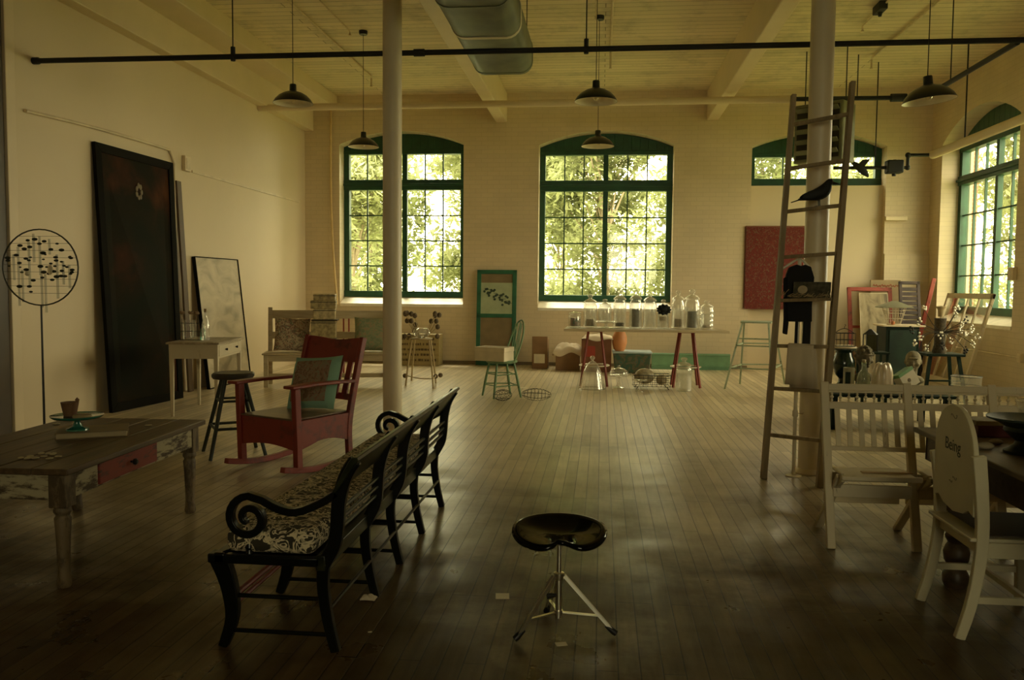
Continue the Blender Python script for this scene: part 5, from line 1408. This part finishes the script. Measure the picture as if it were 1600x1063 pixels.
# white chair with the word Being
M_chw = plain('white_chair_paint', (.60,.54,.36), .4, var=.05)
t = thing('child_chair', 'white wooden chair with rounded back reading Being, tucked at the desk', 'chair', (1.66, 3.79, 0))
for y in (3.574, 4.006):
    MB().sweep(smooth([(1.475,y,0),(1.512,y,.13),(1.538,y,.28),(1.548,y,.42),(1.540,y,.58),(1.522,y,.70 if y > 3.8 else .755)],3), (0,1,0), .030, [.040+.0009*k for k in range(16)]).build('leg', M_chw, t, wd=True, bevel=.004)
    MB().bar((1.905,y*.985+.057,0),(1.895,y*.985+.057,.40), .034,.034,(0,1,0)).build('leg', M_chw, t, wd=True, bevel=.004)
    MB().box((1.53,y-.012 if y < 3.8 else y-.010,.34),(1.91,y+.010,.405)).build('side_apron', M_chw, t, wd=True, bevel=.003)
    MB().bar((1.52,y,.165),(1.90,y,.165), .018,.028).build('stretcher', M_chw, t, wd=True)
MB().bar((1.74,3.58,.165),(1.74,4.0,.165), .020,.022).build('stretcher', M_chw, t, wd=True)
for x_ in (1.545, 1.885): MB().box((x_,3.585,.345),(x_+.015,3.995,.405)).build('end_apron', M_chw, t, wd=True, bevel=.003)
MB().box((1.50,3.565,.405),(1.93,4.015,.420)).build('seat_rim', M_chw, t, wd=True, bevel=.004)
MB().box((1.575,3.592,.4205),(1.925,3.988,.427)).build('seat', plain('grey_brown_seat', (.085,.065,.04), .6), t, wd=True)['label'] = 'grey brown seat panel'
yn, yf = 3.585, 3.995; ym = (yn+yf)/2; outl = []
for k in range(25):
    a = PI*k/24; outl.append((ym-math.cos(a)*(yf-yn)/2, .70+.235*math.sin(a)**.85))
low = [(yf, .50), (yf-.05,.515),(yf-.10,.49),(ym,.475),(yn+.10,.49),(yn+.05,.515),(yn,.50)]
Xp = 1.520
MB().prism(outl[:]+low, lambda u, v, q_: (Xp+q_+.016*(.72-v), u, v), -.009, .011).build('back_panel', M_chw, t, wd=True, bevel=.003)
tc_ = bpy.data.curves.new('lettering', 'FONT'); tc_.body = 'Being'; tc_.size = .074; tc_.extrude = .0006; tc_.align_x = 'CENTER'
to = bpy.data.objects.new('lettering_curve', tc_)
dg = bpy.context.evaluated_depsgraph_get(); col.objects.link(to); bpy.context.view_layer.update()
me_ = bpy.data.meshes.new_from_object(to.evaluated_get(bpy.context.evaluated_depsgraph_get())); bpy.data.objects.remove(to)
me_.materials.clear(); me_.materials.append(plain('dark_green_ink', (.02,.03,.015), .6))
lt = bpy.data.objects.new('lettering', me_); col.objects.link(lt); lt.parent = t
Ml = Matrix(((0,0,-1,0),(-1,0,0,0),(0,1,0,0),(0,0,0,1)))   # text x -> -Y, text y -> Z, normal -> -X
tilt_ = Matrix.Translation((Xp-.0096+.0-1.66, ym-3.79+.01, .735)) @ Matrix.Rotation(-.016, 4, 'Y')
lt.matrix_local = tilt_ @ Ml
m = MB()
for (dy, z, s_) in ((0,.885,.03),(-.02,.62,.02),(.02,.60,.015)):
    m.tube([(Xp-.0105+.016*(.72-z), ym+dy+s_*math.cos(a*.5), z+s_*.3*math.sin(a*1.1)) for a in range(9)], .0012, 4)
m.build('small_ornament', plain('faint_ornament', (.20,.18,.11), .7), t, wd=True)

# big dark desk
M_desk = wood('dark_brown_desk', (.045,.028,.013), (.10,.065,.032), (3,24,24), .45)
M_dtop = wood('worn_brown_desk_top', (.12,.085,.045), (.20,.145,.075), (24,3,24), .5)
t = thing('wooden_desk', 'large dark brown wooden desk with turned legs in the right foreground', 'table', (2.2, 3.45, 0))
dx0, dx1, dy0, dy1 = 1.605, 2.75, 2.35, 4.537
MB().box((dx0,dy0,.695),(dx1,dy1,.72)).build('table_top', M_dtop, t, wd=True, bevel=.005)
MB().box((dx0+.05,dy0+.04,.56),(dx0+.075,dy1-.04,.695)).box((dx0+.05,dy1-.065,.56),(dx1-.05,dy1-.04,.695)).box((dx1-.075,dy0+.04,.56),(dx1-.05,dy1-.04,.695)).box((dx0+.05,dy0+.04,.56),(dx1-.05,dy0+.065,.695)).build('apron', M_desk, t, wd=True, bevel=.003)
lp = [(.050,0),(.058,.02),(.060,.06),(.045,.085),(.038,.10),(.055,.13),(.060,.17),(.050,.20),(.040,.215),(.052,.235),(.054,.25),(.040,.27),(.046,.30),(.058,.36),(.060,.42),(.050,.46),(.044,.48),(.055,.50),(.055,.52)]
for x in (1.715, dx1-.11):
    for y in (dy0+.12, 4.22):
        MB().lathe(lp, 18, (x,y,0)).box((x-.05,y-.05,.52),(x+.05,y+.05,.56)).build('leg', M_desk, t, wd=True)
# things on the desk
M_urn = plain('dark_green_bronze', (.022,.034,.022), .5, var=.4, scale=12)
def pedestal(name, label, x, y, s):
    t = thing(name, label, 'bowl', (x, y, .72))
    MB().lathe([(.080*s,0),(.082*s,.012),(.060*s,.022),(.040*s,.040),(.036*s,.055),(.06*s,.075),(.085*s,.10),(.08*s,.118)], 26).build('pedestal_foot', M_urn, t)
    MB().lathe([(.08*s,.117),(.11*s,.135),(.150*s,.150),(.152*s,.158),(.142*s,.156),(.08*s,.135),(.001,.13)], 30).build('dish', M_urn, t)
pedestal('pedestal_dish', 'dark green bronze pedestal dish at the right frame edge on the desk', 1.83, 3.86, 1.0)
q = Vector((1.80,4.30,.72))
o = slab('red_box', 'flat red box at the back of the desk', 'box', (1.93, 4.34, .7205), (.26,.16,.055), .05, plain('deep_red_box', (.10,.014,.012), .5))
o = slab('cream_book', 'cream book lying on the flat red box', 'book', (1.92, 4.345, .7758), (.25,.17,.022), .0, plain('cream_book_cover', (.35,.28,.16), .6))
for k, (px0, py0, lab, s_) in enumerate(((1540,702,'larger pale stone on the desk in front of the red box',1.1),(1556,695,'smaller pale stone behind the larger one on the desk',.9))):
    p = fl(px0, py0, .72); o = MB().ball((0,0,.014*s_), .026*s_, 12, 8, (1.3,1,.55)).build('pale_stone', plain('pale_stone', (.34,.28,.18), .8)); o.location = p; tag(o, lab, 'stone')
q = at(1583, 674, 3.45); q2_ = at(1600, 735, 3.45)
o = MB().add([(0,0,0),(.16,.02,0),(.16,.02,.16),(-.045,.0,.16),(0,.003,0),(.16,.023,0),(.16,.023,.16),(-.045,.003,.16)], [(0,1,2,3),(7,6,5,4),(0,4,5,1),(1,5,6,2),(2,6,7,3),(3,7,4,0)]).build('white_card', plain('white_card_paper', (.62,.55,.38), .7)); o.location = (1.745, 3.56, .7205); o.rotation_euler = (-.15, 0, 0)
tag(o, 'white card standing on the desk before the green dish', 'card')
t = thing('glass_vase', 'clear crumpled glass vase behind the dark green dish', 'vase', (1.99, 4.10, .72))
MB().shell([(.001,.004),(.05,.004),(.055,.05),(.07,.12),(.085,.20)], 14).build('vase_body', M_glass, t)
MB().tube([(.085*math.cos(2*PI*i/20),.085*math.sin(2*PI*i/20),.2) for i in range(20)], .003, 6, closed=True).build('rim', M_glass, t)
q = fl(1452,727,.425)

# drum stool in the middle
M_chrome = plain('chrome', (.88,.83,.68), .30, metal=1.0, var=.03)
M_gl = plain('glossy_black_seat', (.003,.003,.002), .07, var=.1, coat=.0)
M_gl.node_tree.nodes['Principled BSDF'].inputs['Specular IOR Level'].default_value = .28
sx0, sy0, sz0 = -.155, 3.40, .415
t = thing('drum_stool', 'chrome tripod stool with glossy black tractor shaped seat in the centre foreground', 'stool', (sx0, sy0, 0))
vs = []; fs = []; nr, na = 12, 64
for i in range(nr+1):
    q = i/nr
    for k in range(na):
        th = 2*PI*k/na; c_, s_ = math.cos(th), math.sin(th)
        r = 1/((abs(c_)/.193)**2.4+(abs(s_)/.155)**2.4)**(1/2.4)
        dth = abs(((th+PI/2-.16+PI) % (2*PI))-PI)   # notch at the front, a little right
        r *= 1-.20*math.exp(-(dth/.28)**2)
        x, y = q*r*c_, q*r*s_
        z = .060*q**2.0*(0.62+.55*s_) - .020*math.exp(-((x)/.06)**2)*0 + .018*math.exp(-(dth/.35)**2)*q**1.5 - .028*max(0,-s_)*q**3*(abs(c_)**.5) - .012*(q > .96)
        vs.append((x, y, sz0+z-.03*y))
for i in range(nr):
    for k in range(na):
        l = (k+1) % na
        fs.append((i*na+k, i*na+l, (i+1)*na+l, (i+1)*na+k))
o = MB().add(vs, fs).build('seat', M_gl, t, angle=180); sd = o.modifiers.new('thickness','SOLIDIFY'); sd.thickness = .014; sd.offset = -1
MB().lathe([(.05,sz0-.022),(.05,sz0-.014),(.02,sz0-.012)], 16).build('seat_clamp', M_black, t)
MB().tube([(0,0,.22),(0,0,sz0-.015)], .0095, 14).build('inner_post', M_chrome, t)
MB().tube([(0,0,.075),(0,0,.245)], .0135, 14).build('outer_tube', M_chrome, t)
MB().lathe([(.020,.235),(.022,.24),(.022,.262),(.012,.266)], 14).build('top_collar', M_chrome, t)
MB().lathe([(.018,.088),(.018,.108)], 14).build('lower_collar', M_chrome, t)
lA, lB = fl(808,1004), fl(958,995)
for k, f in enumerate((lA, lB, Vector((sx0-.06, sy0+.21, 0)))):
    d = Vector((f.x-sx0, f.y-sy0, 0)); u = d.normalized(); pr_ = Vector((-u.y, u.x, 0))*.010
    top = Vector((0,0,.25))+u*.022; foot = d+Vector((0,0,.022))
    for s_ in (-1, 1):
        MB().bar(top+pr_*s_, foot+pr_*s_*.6, .005,.013,(0,0,1)).build('leg', M_chrome, t)
    f2 = top.lerp(foot, .72)
    MB().bar(Vector((0,0,.098))+u*.016, f2, .014,.005,(0,0,1)).build('brace', M_chrome, t)
    MB().tube([foot-u*.03+Vector((0,0,.024)), foot-u*.0, foot+u*.012-Vector((0,0,.008))], [.009,.014,.013], 10).build('rubber_foot', M_black, t)
MB().tube([(-.010,-.004,.17),(-.048,-.012,.166)], [.007,.013], 10).build('wing_bolt', M_black, t)

# papers and scraps on the floor
def scrap(label, px0, py0, w_, d_, rz, mat=None, name='paper_scrap'):
    p = fl(px0, py0); return slab(name, label, 'paper', (p.x, p.y, 0.0), (w_, d_, .0015), rz, mat or M_seat, bev=0)
M_paper = plain('cream_paper', (.80,.72,.52), .7, var=.03)
scrap('square cream paper scrap on the floor left of the drum stool', 785, 932, .062, .070, .12, M_paper)
scrap('small cream paper scrap on the floor in front of the drum stool', 877, 1007, .045, .034, .30, M_paper)
p = fl(576, 938); o = cloth_heap('crumpled_tissue', '', p.x, p.y, .004, .07, .05, .018, M_apron, 31, .0); tag(o, 'small crumpled tissue on the floor beside a settee leg', 'tissue')
scrap('tiny cream paper fleck on the floor right of the settee', 578, 988, .016, .010, .4, M_apron)

# ------------------------------------------------------------------ crowded right corner
M_redf2 = worn('red_frame_paint', (.30,.045,.022), (.10,.02,.012), .40, .5, (8,8,8))
def upright_frame(name, label, cat, x0, x1, z0, z1, Y, lean, fw, th, mf, mc, mullion=None):
    t = thing(name, label, cat, ((x0+x1)/2, Y, 0)); w_ = (x1-x0)/2; L = Matrix.Rotation(-math.atan2(lean, z1), 4, 'X')
    m = MB().box((-w_,-th/2,z0),(-w_+fw,th/2,z1),L).box((w_-fw,-th/2,z0),(w_,th/2,z1),L).box((-w_,-th/2,z1-fw),(w_,th/2,z1),L).box((-w_,-th/2,z0),(w_,th/2,z0+fw),L)
    m.build('frame', mf, t, bevel=.004)
    if mc: MB().box((-w_+fw*.9,-th*.2,z0+fw*.9),(w_-fw*.9,th*.2,z1-fw*.9),L).build('panel', mc, t)
    return t, w_, L
M_sepia = blotch('sepia_landscape', [(.30,(.12,.09,.045)),(.45,(.30,.24,.13)),(.6,(.42,.34,.20)),(.75,(.50,.42,.26))], 2.2, .6, 1.2, 6, (2.2,1,.9))
t, w_, L = upright_frame('display_rack', 'tall red wooden frame standing open in the right rear corner', 'frame', 4.17, 4.90, 0, 1.505, 14.75, .35, .065, .04, M_redf2, None)
MB().box((-w_+.06,-.02,.80),(w_-.06,.02,.84),L).build('cross_bar', M_redf2, t)
upright_frame('sepia_picture', 'sepia landscape picture standing inside the tall red frame', 'picture', 4.32, 4.79, 0, 1.41, 14.60, .34, .012, .02, M_apron, M_sepia)
t = thing('painted_sign', 'faded cream board with red scrawl leaning behind the red frame', 'sign', (4.88, YB-.20, 0)); L = Rx(-.06)
MB().box((-.25,-.012,0),(.25,.012,1.60),L).build('board', plain('faded_cream_board', (.34,.25,.13), .7), t, bevel=.003)
m = MB(); rnd = random.Random(77); x = -.21
pts = [(-.21+.42*k/30, -.0135, 1.50+.022*math.sin(k*1.9)+.010*math.sin(k*.7)) for k in range(31)]
m.tube(pts, .006, 5).build('red_scrawl', plain('red_scrawl', (.36,.06,.03), .7), t); t.children[-1].location = (0,0,0)
sc_ = [c for c in t.children if c.name.startswith('red_scrawl')][0]; sc_.rotation_euler = (-.06,0,0)
M_shut = plain('dark_maroon_shutter', (.035,.018,.012), .6, var=.4)
t, w_, L = upright_frame('louvred_shutter', 'dark maroon louvred shutter leaning in the right rear corner', 'shutter', 4.98, 5.32, 0, 1.60, 14.70, .30, .05, .035, M_shut, None)
for k in range(18): MB().box((-w_+.05,-.012,.08+.08*k),(w_-.05,.012,.135+.08*k),L).build('louvre', M_shut, t)
o = MB().bar((5.02,14.44,0),(5.37,14.50,1.62), .06,.035,(0,1,0)).build('red_plank', M_redf2, bevel=.004); tag(o, 'bright red plank leaning beside the dark maroon shutter', 'plank')

# tall green cabinet carrying the pagoda cage
M_dg = plain('deep_green_paint', (.009,.019,.011), .5, var=.4)
M_dg.node_tree.nodes['Principled BSDF'].inputs['Specular IOR Level'].default_value = .15
t = thing('tall_cabinet', 'tall narrow deep green cabinet in the right corner carrying a pagoda cage', 'cabinet', (3.93, 11.8, 0))
MB().box((-.21,-.20,0),(.21,.20,.945)).build('body', M_dg, t, bevel=.006)
MB().box((-.25,-.235,.945),(.27,.235,.966)).build('top', M_white, t, bevel=.004)
d = MB().box((-.17,-.212,.06),(.17,-.199,.90)).build('door', plain('deep_green_door', (.011,.030,.018), .4, var=.5), t, bevel=.004)
MB().ball((.13,-.225,.5), .014, 10, 8).build('knob', M_chrome, d)
t = thing('pagoda_cage', 'pale wire basket cage with hipped roof on the tall green cabinet', 'cage', (3.86, 11.75, .966))
MB().add([(-.20,-.15,.235),(.20,-.15,.235),(.20,.15,.235),(-.20,.15,.235),(-.03,0,.315),(.03,0,.315),(-.20,-.15,.225),(.20,-.15,.225),(.20,.15,.225),(-.20,.15,.225)], [(0,1,5,4),(1,2,5),(2,3,4,5),(3,0,4),(6,7,1,0),(7,8,2,1),(8,9,3,2),(9,6,0,3),(9,8,7,6)]).build('roof', plain('grey_green_roof', (.25,.24,.14), .6), t)
m = MB()
for k in range(22):
    a = 2*PI*k/22; m.tube([(.085*math.cos(a),.07*math.sin(a),.01),(.15*math.cos(a),.12*math.sin(a),.225)], .0022, 4)
for z, r in ((.01,.087),(.08,.107),(.15,.128),(.185,.14),(.225,.15)): m.tube([(r*math.cos(2*PI*i/24), r*.81*math.sin(2*PI*i/24), z) for i in range(24)], .003, 5, closed=True)
m.build('wire_basket', M_apron, t)
MB().lathe([(.085,0),(.087,.008),(.001,.01)], 20, sy=.82).build('base', M_apron, t)
o = MB().ball((0,0,.028), .028, 12, 8).build('orange_ball', plain('orange_fruit', (.55,.20,.07), .6)); o.location = (3.80, 11.60, .967); tag(o, 'small orange ball on the green cabinet before the pagoda cage', 'ball')
# dark lantern on a small dark table
t = thing('small_table', 'small dark table left of the tall green cabinet', 'table', (3.40, 11.1, 0))
MB().box((-.17,-.15,.625),(.17,.15,.65)).build('table_top', M_dg, t, bevel=.003)
for sx_ in (-1,1):
    for sy_ in (-1,1): MB().box((sx_*.14-.015,sy_*.12-.015,0),(sx_*.14+.015,sy_*.12+.015,.625)).build('leg', M_dg, t)
t = thing('lantern', 'small black metal lantern on the small dark table', 'lantern', (3.36, 11.06, .65))
MB().lathe([(.095,.215),(.085,.225),(.03,.27),(.012,.285)], 6).build('cap', M_black, t)
MB().box((-.075,-.075,0),(.075,.075,.012)).build('base', M_black, t)
for a in range(4): MB().box((.066*(1 if a%2 else -1)-.005,.066*(1 if a<2 else -1)-.005,.01),(.066*(1 if a%2 else -1)+.005,.066*(1 if a<2 else -1)+.005,.22)).build('corner_post', M_black, t)
MB().box((-.064,-.066,.012),(.064,-.063,.215)).build('glass_pane', clear('smoky_glass', (.25,.27,.2), .3, .05), t)
# low dark bench carrying urn, bottle, jar, busts
t = thing('low_bench', 'low dark bench behind the white folding seats carrying urn and busts', 'bench', (2.92, 9.25, 0))
zb2 = .37
MB().box((-.62,-.42,zb2-.03),(.62,.42,zb2)).build('bench_top', M_dg, t, bevel=.004)
for sx_ in (-1,1):
    for sy_ in (-1,1): MB().box((sx_*.55-.03,sy_*.34-.03,0),(sx_*.55+.03,sy_*.34+.03,zb2-.03)).build('leg', M_dg, t)
M_ggl = plain('green_glazed_ceramic', (.012,.028,.017), .18, coat=.5)
t = thing('green_urn', 'dark green glazed urn nearest the ladder on the low bench', 'urn', (2.60, 9.45, zb2))
MB().lathe([(.08,0),(.085,.02),(.05,.06),(.045,.10),(.08,.14),(.115,.22),(.12,.28),(.095,.34),(.085,.38),(.10,.40),(.125,.41),(.125,.43),(.10,.43),(.09,.40),(.001,.38)], 26).build('urn_body', M_ggl, t)
MB().lathe([(.128,.425),(.135,.435),(.128,.445),(.001,.446)], 26).build('rim_plate', M_apron, t)
t = thing('white_birdcage', 'small white wire cage with hook standing on the dark green urn', 'cage', (2.60, 9.45, zb2+.447))
m = MB()
for k in range(12):
    x = -.10+.2*(k % 6)/5; y = -.06 if k < 6 else .06; m.tube([(x,y,0),(x,y,.14)], .0022, 4)
for z in (0,.07,.14): m.tube([(-.10,-.06,z),(.10,-.06,z),(.10,.06,z),(-.10,.06,z)], .003, 5, closed=True)
m.build('wire_box', M_iron, t)
MB().tube(smooth([(-.10,0,.14),(-.05,0,.175),(0,0,.19),(.05,0,.175),(.10,0,.14)],3), .004, 6).tube(smooth([(0,0,.19),(0,0,.21),(.012,0,.225),(0,0,.235)],3), .003, 5).build('hook', M_iron, t)
MB().box((-.098,-.055,.003),(.098,.055,.012)).build('floor_plate', M_apron, t)
t = thing('can', 'pale can with a green side in front of the dark green urn', 'can', (2.52, 8.95, zb2))
MB().lathe([(.055,0),(.055,.26),(.052,.262),(.050,.255),(.001,.25)], 20).build('can_body', plain('pale_tin', (.33,.31,.20), .5), t)
MB().box((-.05,-.058,.04),(.0,-.03,.22)).build('green_label', M_ggl, t)
t = thing('glass_bottle', 'greenish glass bottle with white label on the low bench', 'bottle', (2.66, 8.93, zb2))
MB().lathe([(.060,0),(.064,.01),(.064,.15),(.055,.20),(.025,.245),(.020,.30),(.026,.305),(.026,.325)], 20).build('body', clear('bottle_green', (.62,.70,.52), .5, .12, .05, .12), t)
MB().box((-.022,-.067,.03),(.022,-.062,.09)).build('label', M_sill, t)
MB().lathe([(.019,.31),(.019,.345)], 10).build('cork', M_stick, t)
t = thing('ceramic_jug', 'pearly white ribbed ceramic vase pinched at the top on the low bench', 'vase', (2.85, 8.95, zb2))
m = MB(); vs = []; fs = []; pr_ = [(.098,0),(.105,.03),(.108,.10),(.103,.18),(.090,.25),(.070,.295),(.045,.31),(.02,.30)]
for (r, z) in pr_:
    for k in range(32):
        a = 2*PI*k/32; rr_ = r*(1+.06*math.cos(8*a)); vs.append((rr_*math.cos(a), rr_*.8*math.sin(a), z+(.012*math.cos(8*a) if z > .28 else 0)))
for i in range(len(pr_)-1):
    for k in range(32): l = (k+1) % 32; fs.append((i*32+k, i*32+l, (i+1)*32+l, (i+1)*32+k))
fs.append(tuple(range(31,-1,-1))); m.add(vs, fs).build('vase_body', plain('pearl_ceramic', (.66,.56,.42), .18, coat=.6), t, angle=180)
MB().ball((0,-.03,.285), .018, 10, 8).build('spout', M_black, t)
M_stone = plain('weathered_stone', (.16,.13,.075), .85, var=.45, scale=18); M_stone2 = plain('pale_weathered_stone', (.26,.22,.13), .85, var=.4, scale=18)
def bust(name, label, x, y, rz, mat, curly, h=.42):
    t = thing(name, label, 'bust', (x, y, zb2), rz); s = h/.42
    b = MB()
    b.lathe([(.075*s,0),(.08*s,.02*s),(.06*s,.05*s),(.055*s,.07*s)], 20)
    b.ball((0,.01*s,.10*s), .10*s, 18, 10, (1.15,.65,.55)); b.lathe([(.052*s,.08*s),(.044*s,.14*s),(.046*s,.20*s),(.05*s,.24*s)], 16, (0,.008*s,0))
    b.ball((0,0,.30*s), .082*s, 20, 14, (.90,1.05,1.25)); b.ball((0,-.025*s,.245*s), .052*s, 14, 10, (.95,.95,.85))
    b.ball((0,-.086*s,.285*s), .015*s, 10, 8, (.8,1.2,1.9)); b.ball((0,-.080*s,.335*s), .03*s, 12, 6, (1.9,.45,.3)); b.ball((0,-.079*s,.245*s), .014*s, 10, 6, (1.7,.6,.55)); b.ball((0,-.074*s,.218*s), .018*s, 10, 6, (1.1,.7,.8))
    for s_ in (-1,1): b.ball((s_*.030*s,-.071*s,.312*s), .013*s, 8, 6, (1.2,.6,.7)); b.ball((s_*.080*s,.0,.295*s), .018*s, 8, 6, (.4,.9,1.5)); b.ball((s_*.045*s,-.055*s,.27*s), .022*s, 8, 6)
    o = b.build('carved_figure', mat, t, weld=False, angle=180)
    rm = o.modifiers.new('fuse', 'REMESH'); rm.mode = 'VOXEL'; rm.voxel_size = .006*s; rm.use_smooth_shade = True
    sm = o.modifiers.new('soften', 'SMOOTH'); sm.iterations = 3; sm.factor = .5
    hh = MB(); rnd = random.Random(int(x*100))
    if curly:
        for k in range(60):
            a = rnd.uniform(0,2*PI); e = rnd.uniform(.15,1.5); v = Vector((math.cos(a)*math.cos(e)*.078, math.sin(a)*math.cos(e)*.090, math.sin(e)*.108))*s
            if v.y < -.055*s and v.z < .055*s: continue
            hh.ball((v.x, v.y, .30*s+v.z), .020*s, 7, 5)
        hh.build('curly_hair', mat, t, weld=False)['kind'] = 'stuff'
    else:
        hh.ball((0,.012*s,.325*s), .084*s, 18, 10, (.93,1.0,1.02)).build('hair_cap', mat, t)
bust('stone_bust', 'dark curly haired stone bust behind the green bottle', 2.83, 9.50, .25, M_stone, True, .45)
bust('stone_bust', 'paler smooth haired stone bust at the right end of the low bench', 3.30, 9.40, -.35, M_stone2, False, .42)
t = thing('book', 'tilted green edged white box leaning before the pale bust', 'box', (3.15, 9.0, zb2+.03), .5)
Lb = Tm(0,0,.02) @ Ry(-.45) @ Rx(-.25)
MB().box((-.10,-.05,.02),(.10,.05,.20), Lb).build('box_body', plain('white_printed_card', (.52,.46,.32), .6), t, bevel=.003)
MB().box((-.103,-.053,.17),(.103,.053,.205), Lb).build('green_edge', plain('fresh_green_card', (.12,.26,.09), .6), t, bevel=.003)
MB().lathe([(.02,0),(.02,.003)], 14, M=Lb @ Tm(-.01,-.0505,.10) @ Rx(PI/2)).build('printed_dot', M_crtxt, t)

# stool with crystal blossom branches
t = thing('side_stool', 'deep green stool with splayed legs carrying the sparkling branches', 'stool', (4.08, 10.75, 0))
MB().box((-.22,-.20,.64),(.22,.20,.67)).build('seat', M_dg, t, bevel=.005)
for sx_ in (-1,1):
    for sy_ in (-1,1): MB().bar((sx_*.25,sy_*.22,0),(sx_*.16,sy_*.14,.64), .035,.035,(0,1,0)).build('leg', M_dg, t)
for sx_ in (-1,1): MB().bar((sx_*.215,-.19,.25),(sx_*.215,.19,.25), .02,.03).build('stretcher', M_dg, t)
MB().bar((-.205,-.185,.35),(.205,-.185,.35), .02,.03,(0,1,0)).build('stretcher', M_dg, t)
M_cry = plain('silvery_blossom', (.85,.80,.66), .12, metal=.2); M_dkw = plain('dark_branch', (.025,.02,.012), .7)
t = thing('blossom_branches', 'dark wire branches with sparkling white glass blossoms around a mesh column', 'ornament', (4.06, 10.72, .67))
MB().lathe([(.075,0),(.08,.02),(.06,.10),(.065,.40),(.07,.42)], 16).build('mesh_column', plain('mesh_grey_brown', (.085,.065,.035), .8, var=.5, scale=50), t)
MB().lathe([(.03,.44),(.035,.52),(.06,.56),(.001,.57)], 12).build('finial', M_stick, t)
rnd = random.Random(41)
ends = [(-.36,.28),(-.33,.12),(-.27,.38),(-.22,.54),(-.20,.06),(.0,.10),(-.05,.22),(.12,.48),(.16,.55),(.22,.34),(.26,.40),(.30,.30),(.26,.24),(.18,.28),(.34,.12),(.30,.04),(.38,.20),(.05,.04),(.10,.14),(-.26,.20)]
for k, (ex_, ez_) in enumerate(ends):
    y = rnd.uniform(-.16,.05); br2 = MB().tube(smooth([(0,-.05,.25),(ex_*.5,y*.7,.27+.3*(ez_-.25)),(ex_,y,ez_)],3), .004, 5).build('branch', M_dkw, t)
    f = MB()
    for j in range(6):
        a = 2*PI*j/6; f.ball((ex_+rnd.uniform(.006,.03)*math.cos(a), y-.01+rnd.uniform(-.02,.02), ez_+rnd.uniform(.01,.05)*math.sin(a)), rnd.uniform(.009,.017), 7, 5)
    f.build('blossom', M_cry if k % 5 else M_dkw, t, weld=False)
# leaning white window sash
M_sash = worn('aged_white_sash', (.62,.53,.36), (.24,.18,.10), .36, .55, (8,8,8))
ya_, yb_ = 12.70, 14.32
t = thing('window_sash', 'old white eight pane window sash leaning against the right wall', 'window sash', (5.16, 13.5, 0))
Hs = 1.43; lean = math.asin((5.53-5.16)/Hs)
Ms = Ry(lean)
w_ = (yb_-ya_)/2
m = MB().box((-.02,-w_,0),(.02,-w_+.06,Hs),Ms).box((-.02,w_-.06,0),(.02,w_,Hs),Ms).box((-.02,-w_,Hs-.075),(.02,w_,Hs),Ms).box((-.02,-w_,0),(.02,w_,.10),Ms)
m.build('frame', M_sash, t, bevel=.004)
m = MB()
for k in (1,2,3): y = -w_+.06+(2*w_-.12)*k/4; m.box((-.012,y-.016,.1),(.012,y+.016,Hs-.07),Ms)
m.box((-.012,-w_+.05,Hs*.66),(.012,w_-.05,Hs*.66+.03),Ms); m.build('glazing_bars', M_sash, t)
MB().box((-.002,-w_+.05,.09),(.002,w_-.05,Hs-.07),Ms).build('glass', M_pane, t)
# glass and wire bin
q = at(1510, 590, 9.6)
t = thing('wire_bin', 'clear plastic bin with wire rim at the end of the corner pile', 'bin', (q.x, 9.6, 0))
MB().lathe([(.13,0),(.15,.50)], 20).build('bin_wall', clear('clear_plastic', (.85,.84,.74), .5, .08, .1, .15), t)
for z, r in ((.50,.152),(.40,.148),(.2,.14)): MB().tube([(r*math.cos(2*PI*i/24), r*math.sin(2*PI*i/24), z) for i in range(24)], .004, 6, closed=True).build('wire_hoop', M_wire, t)
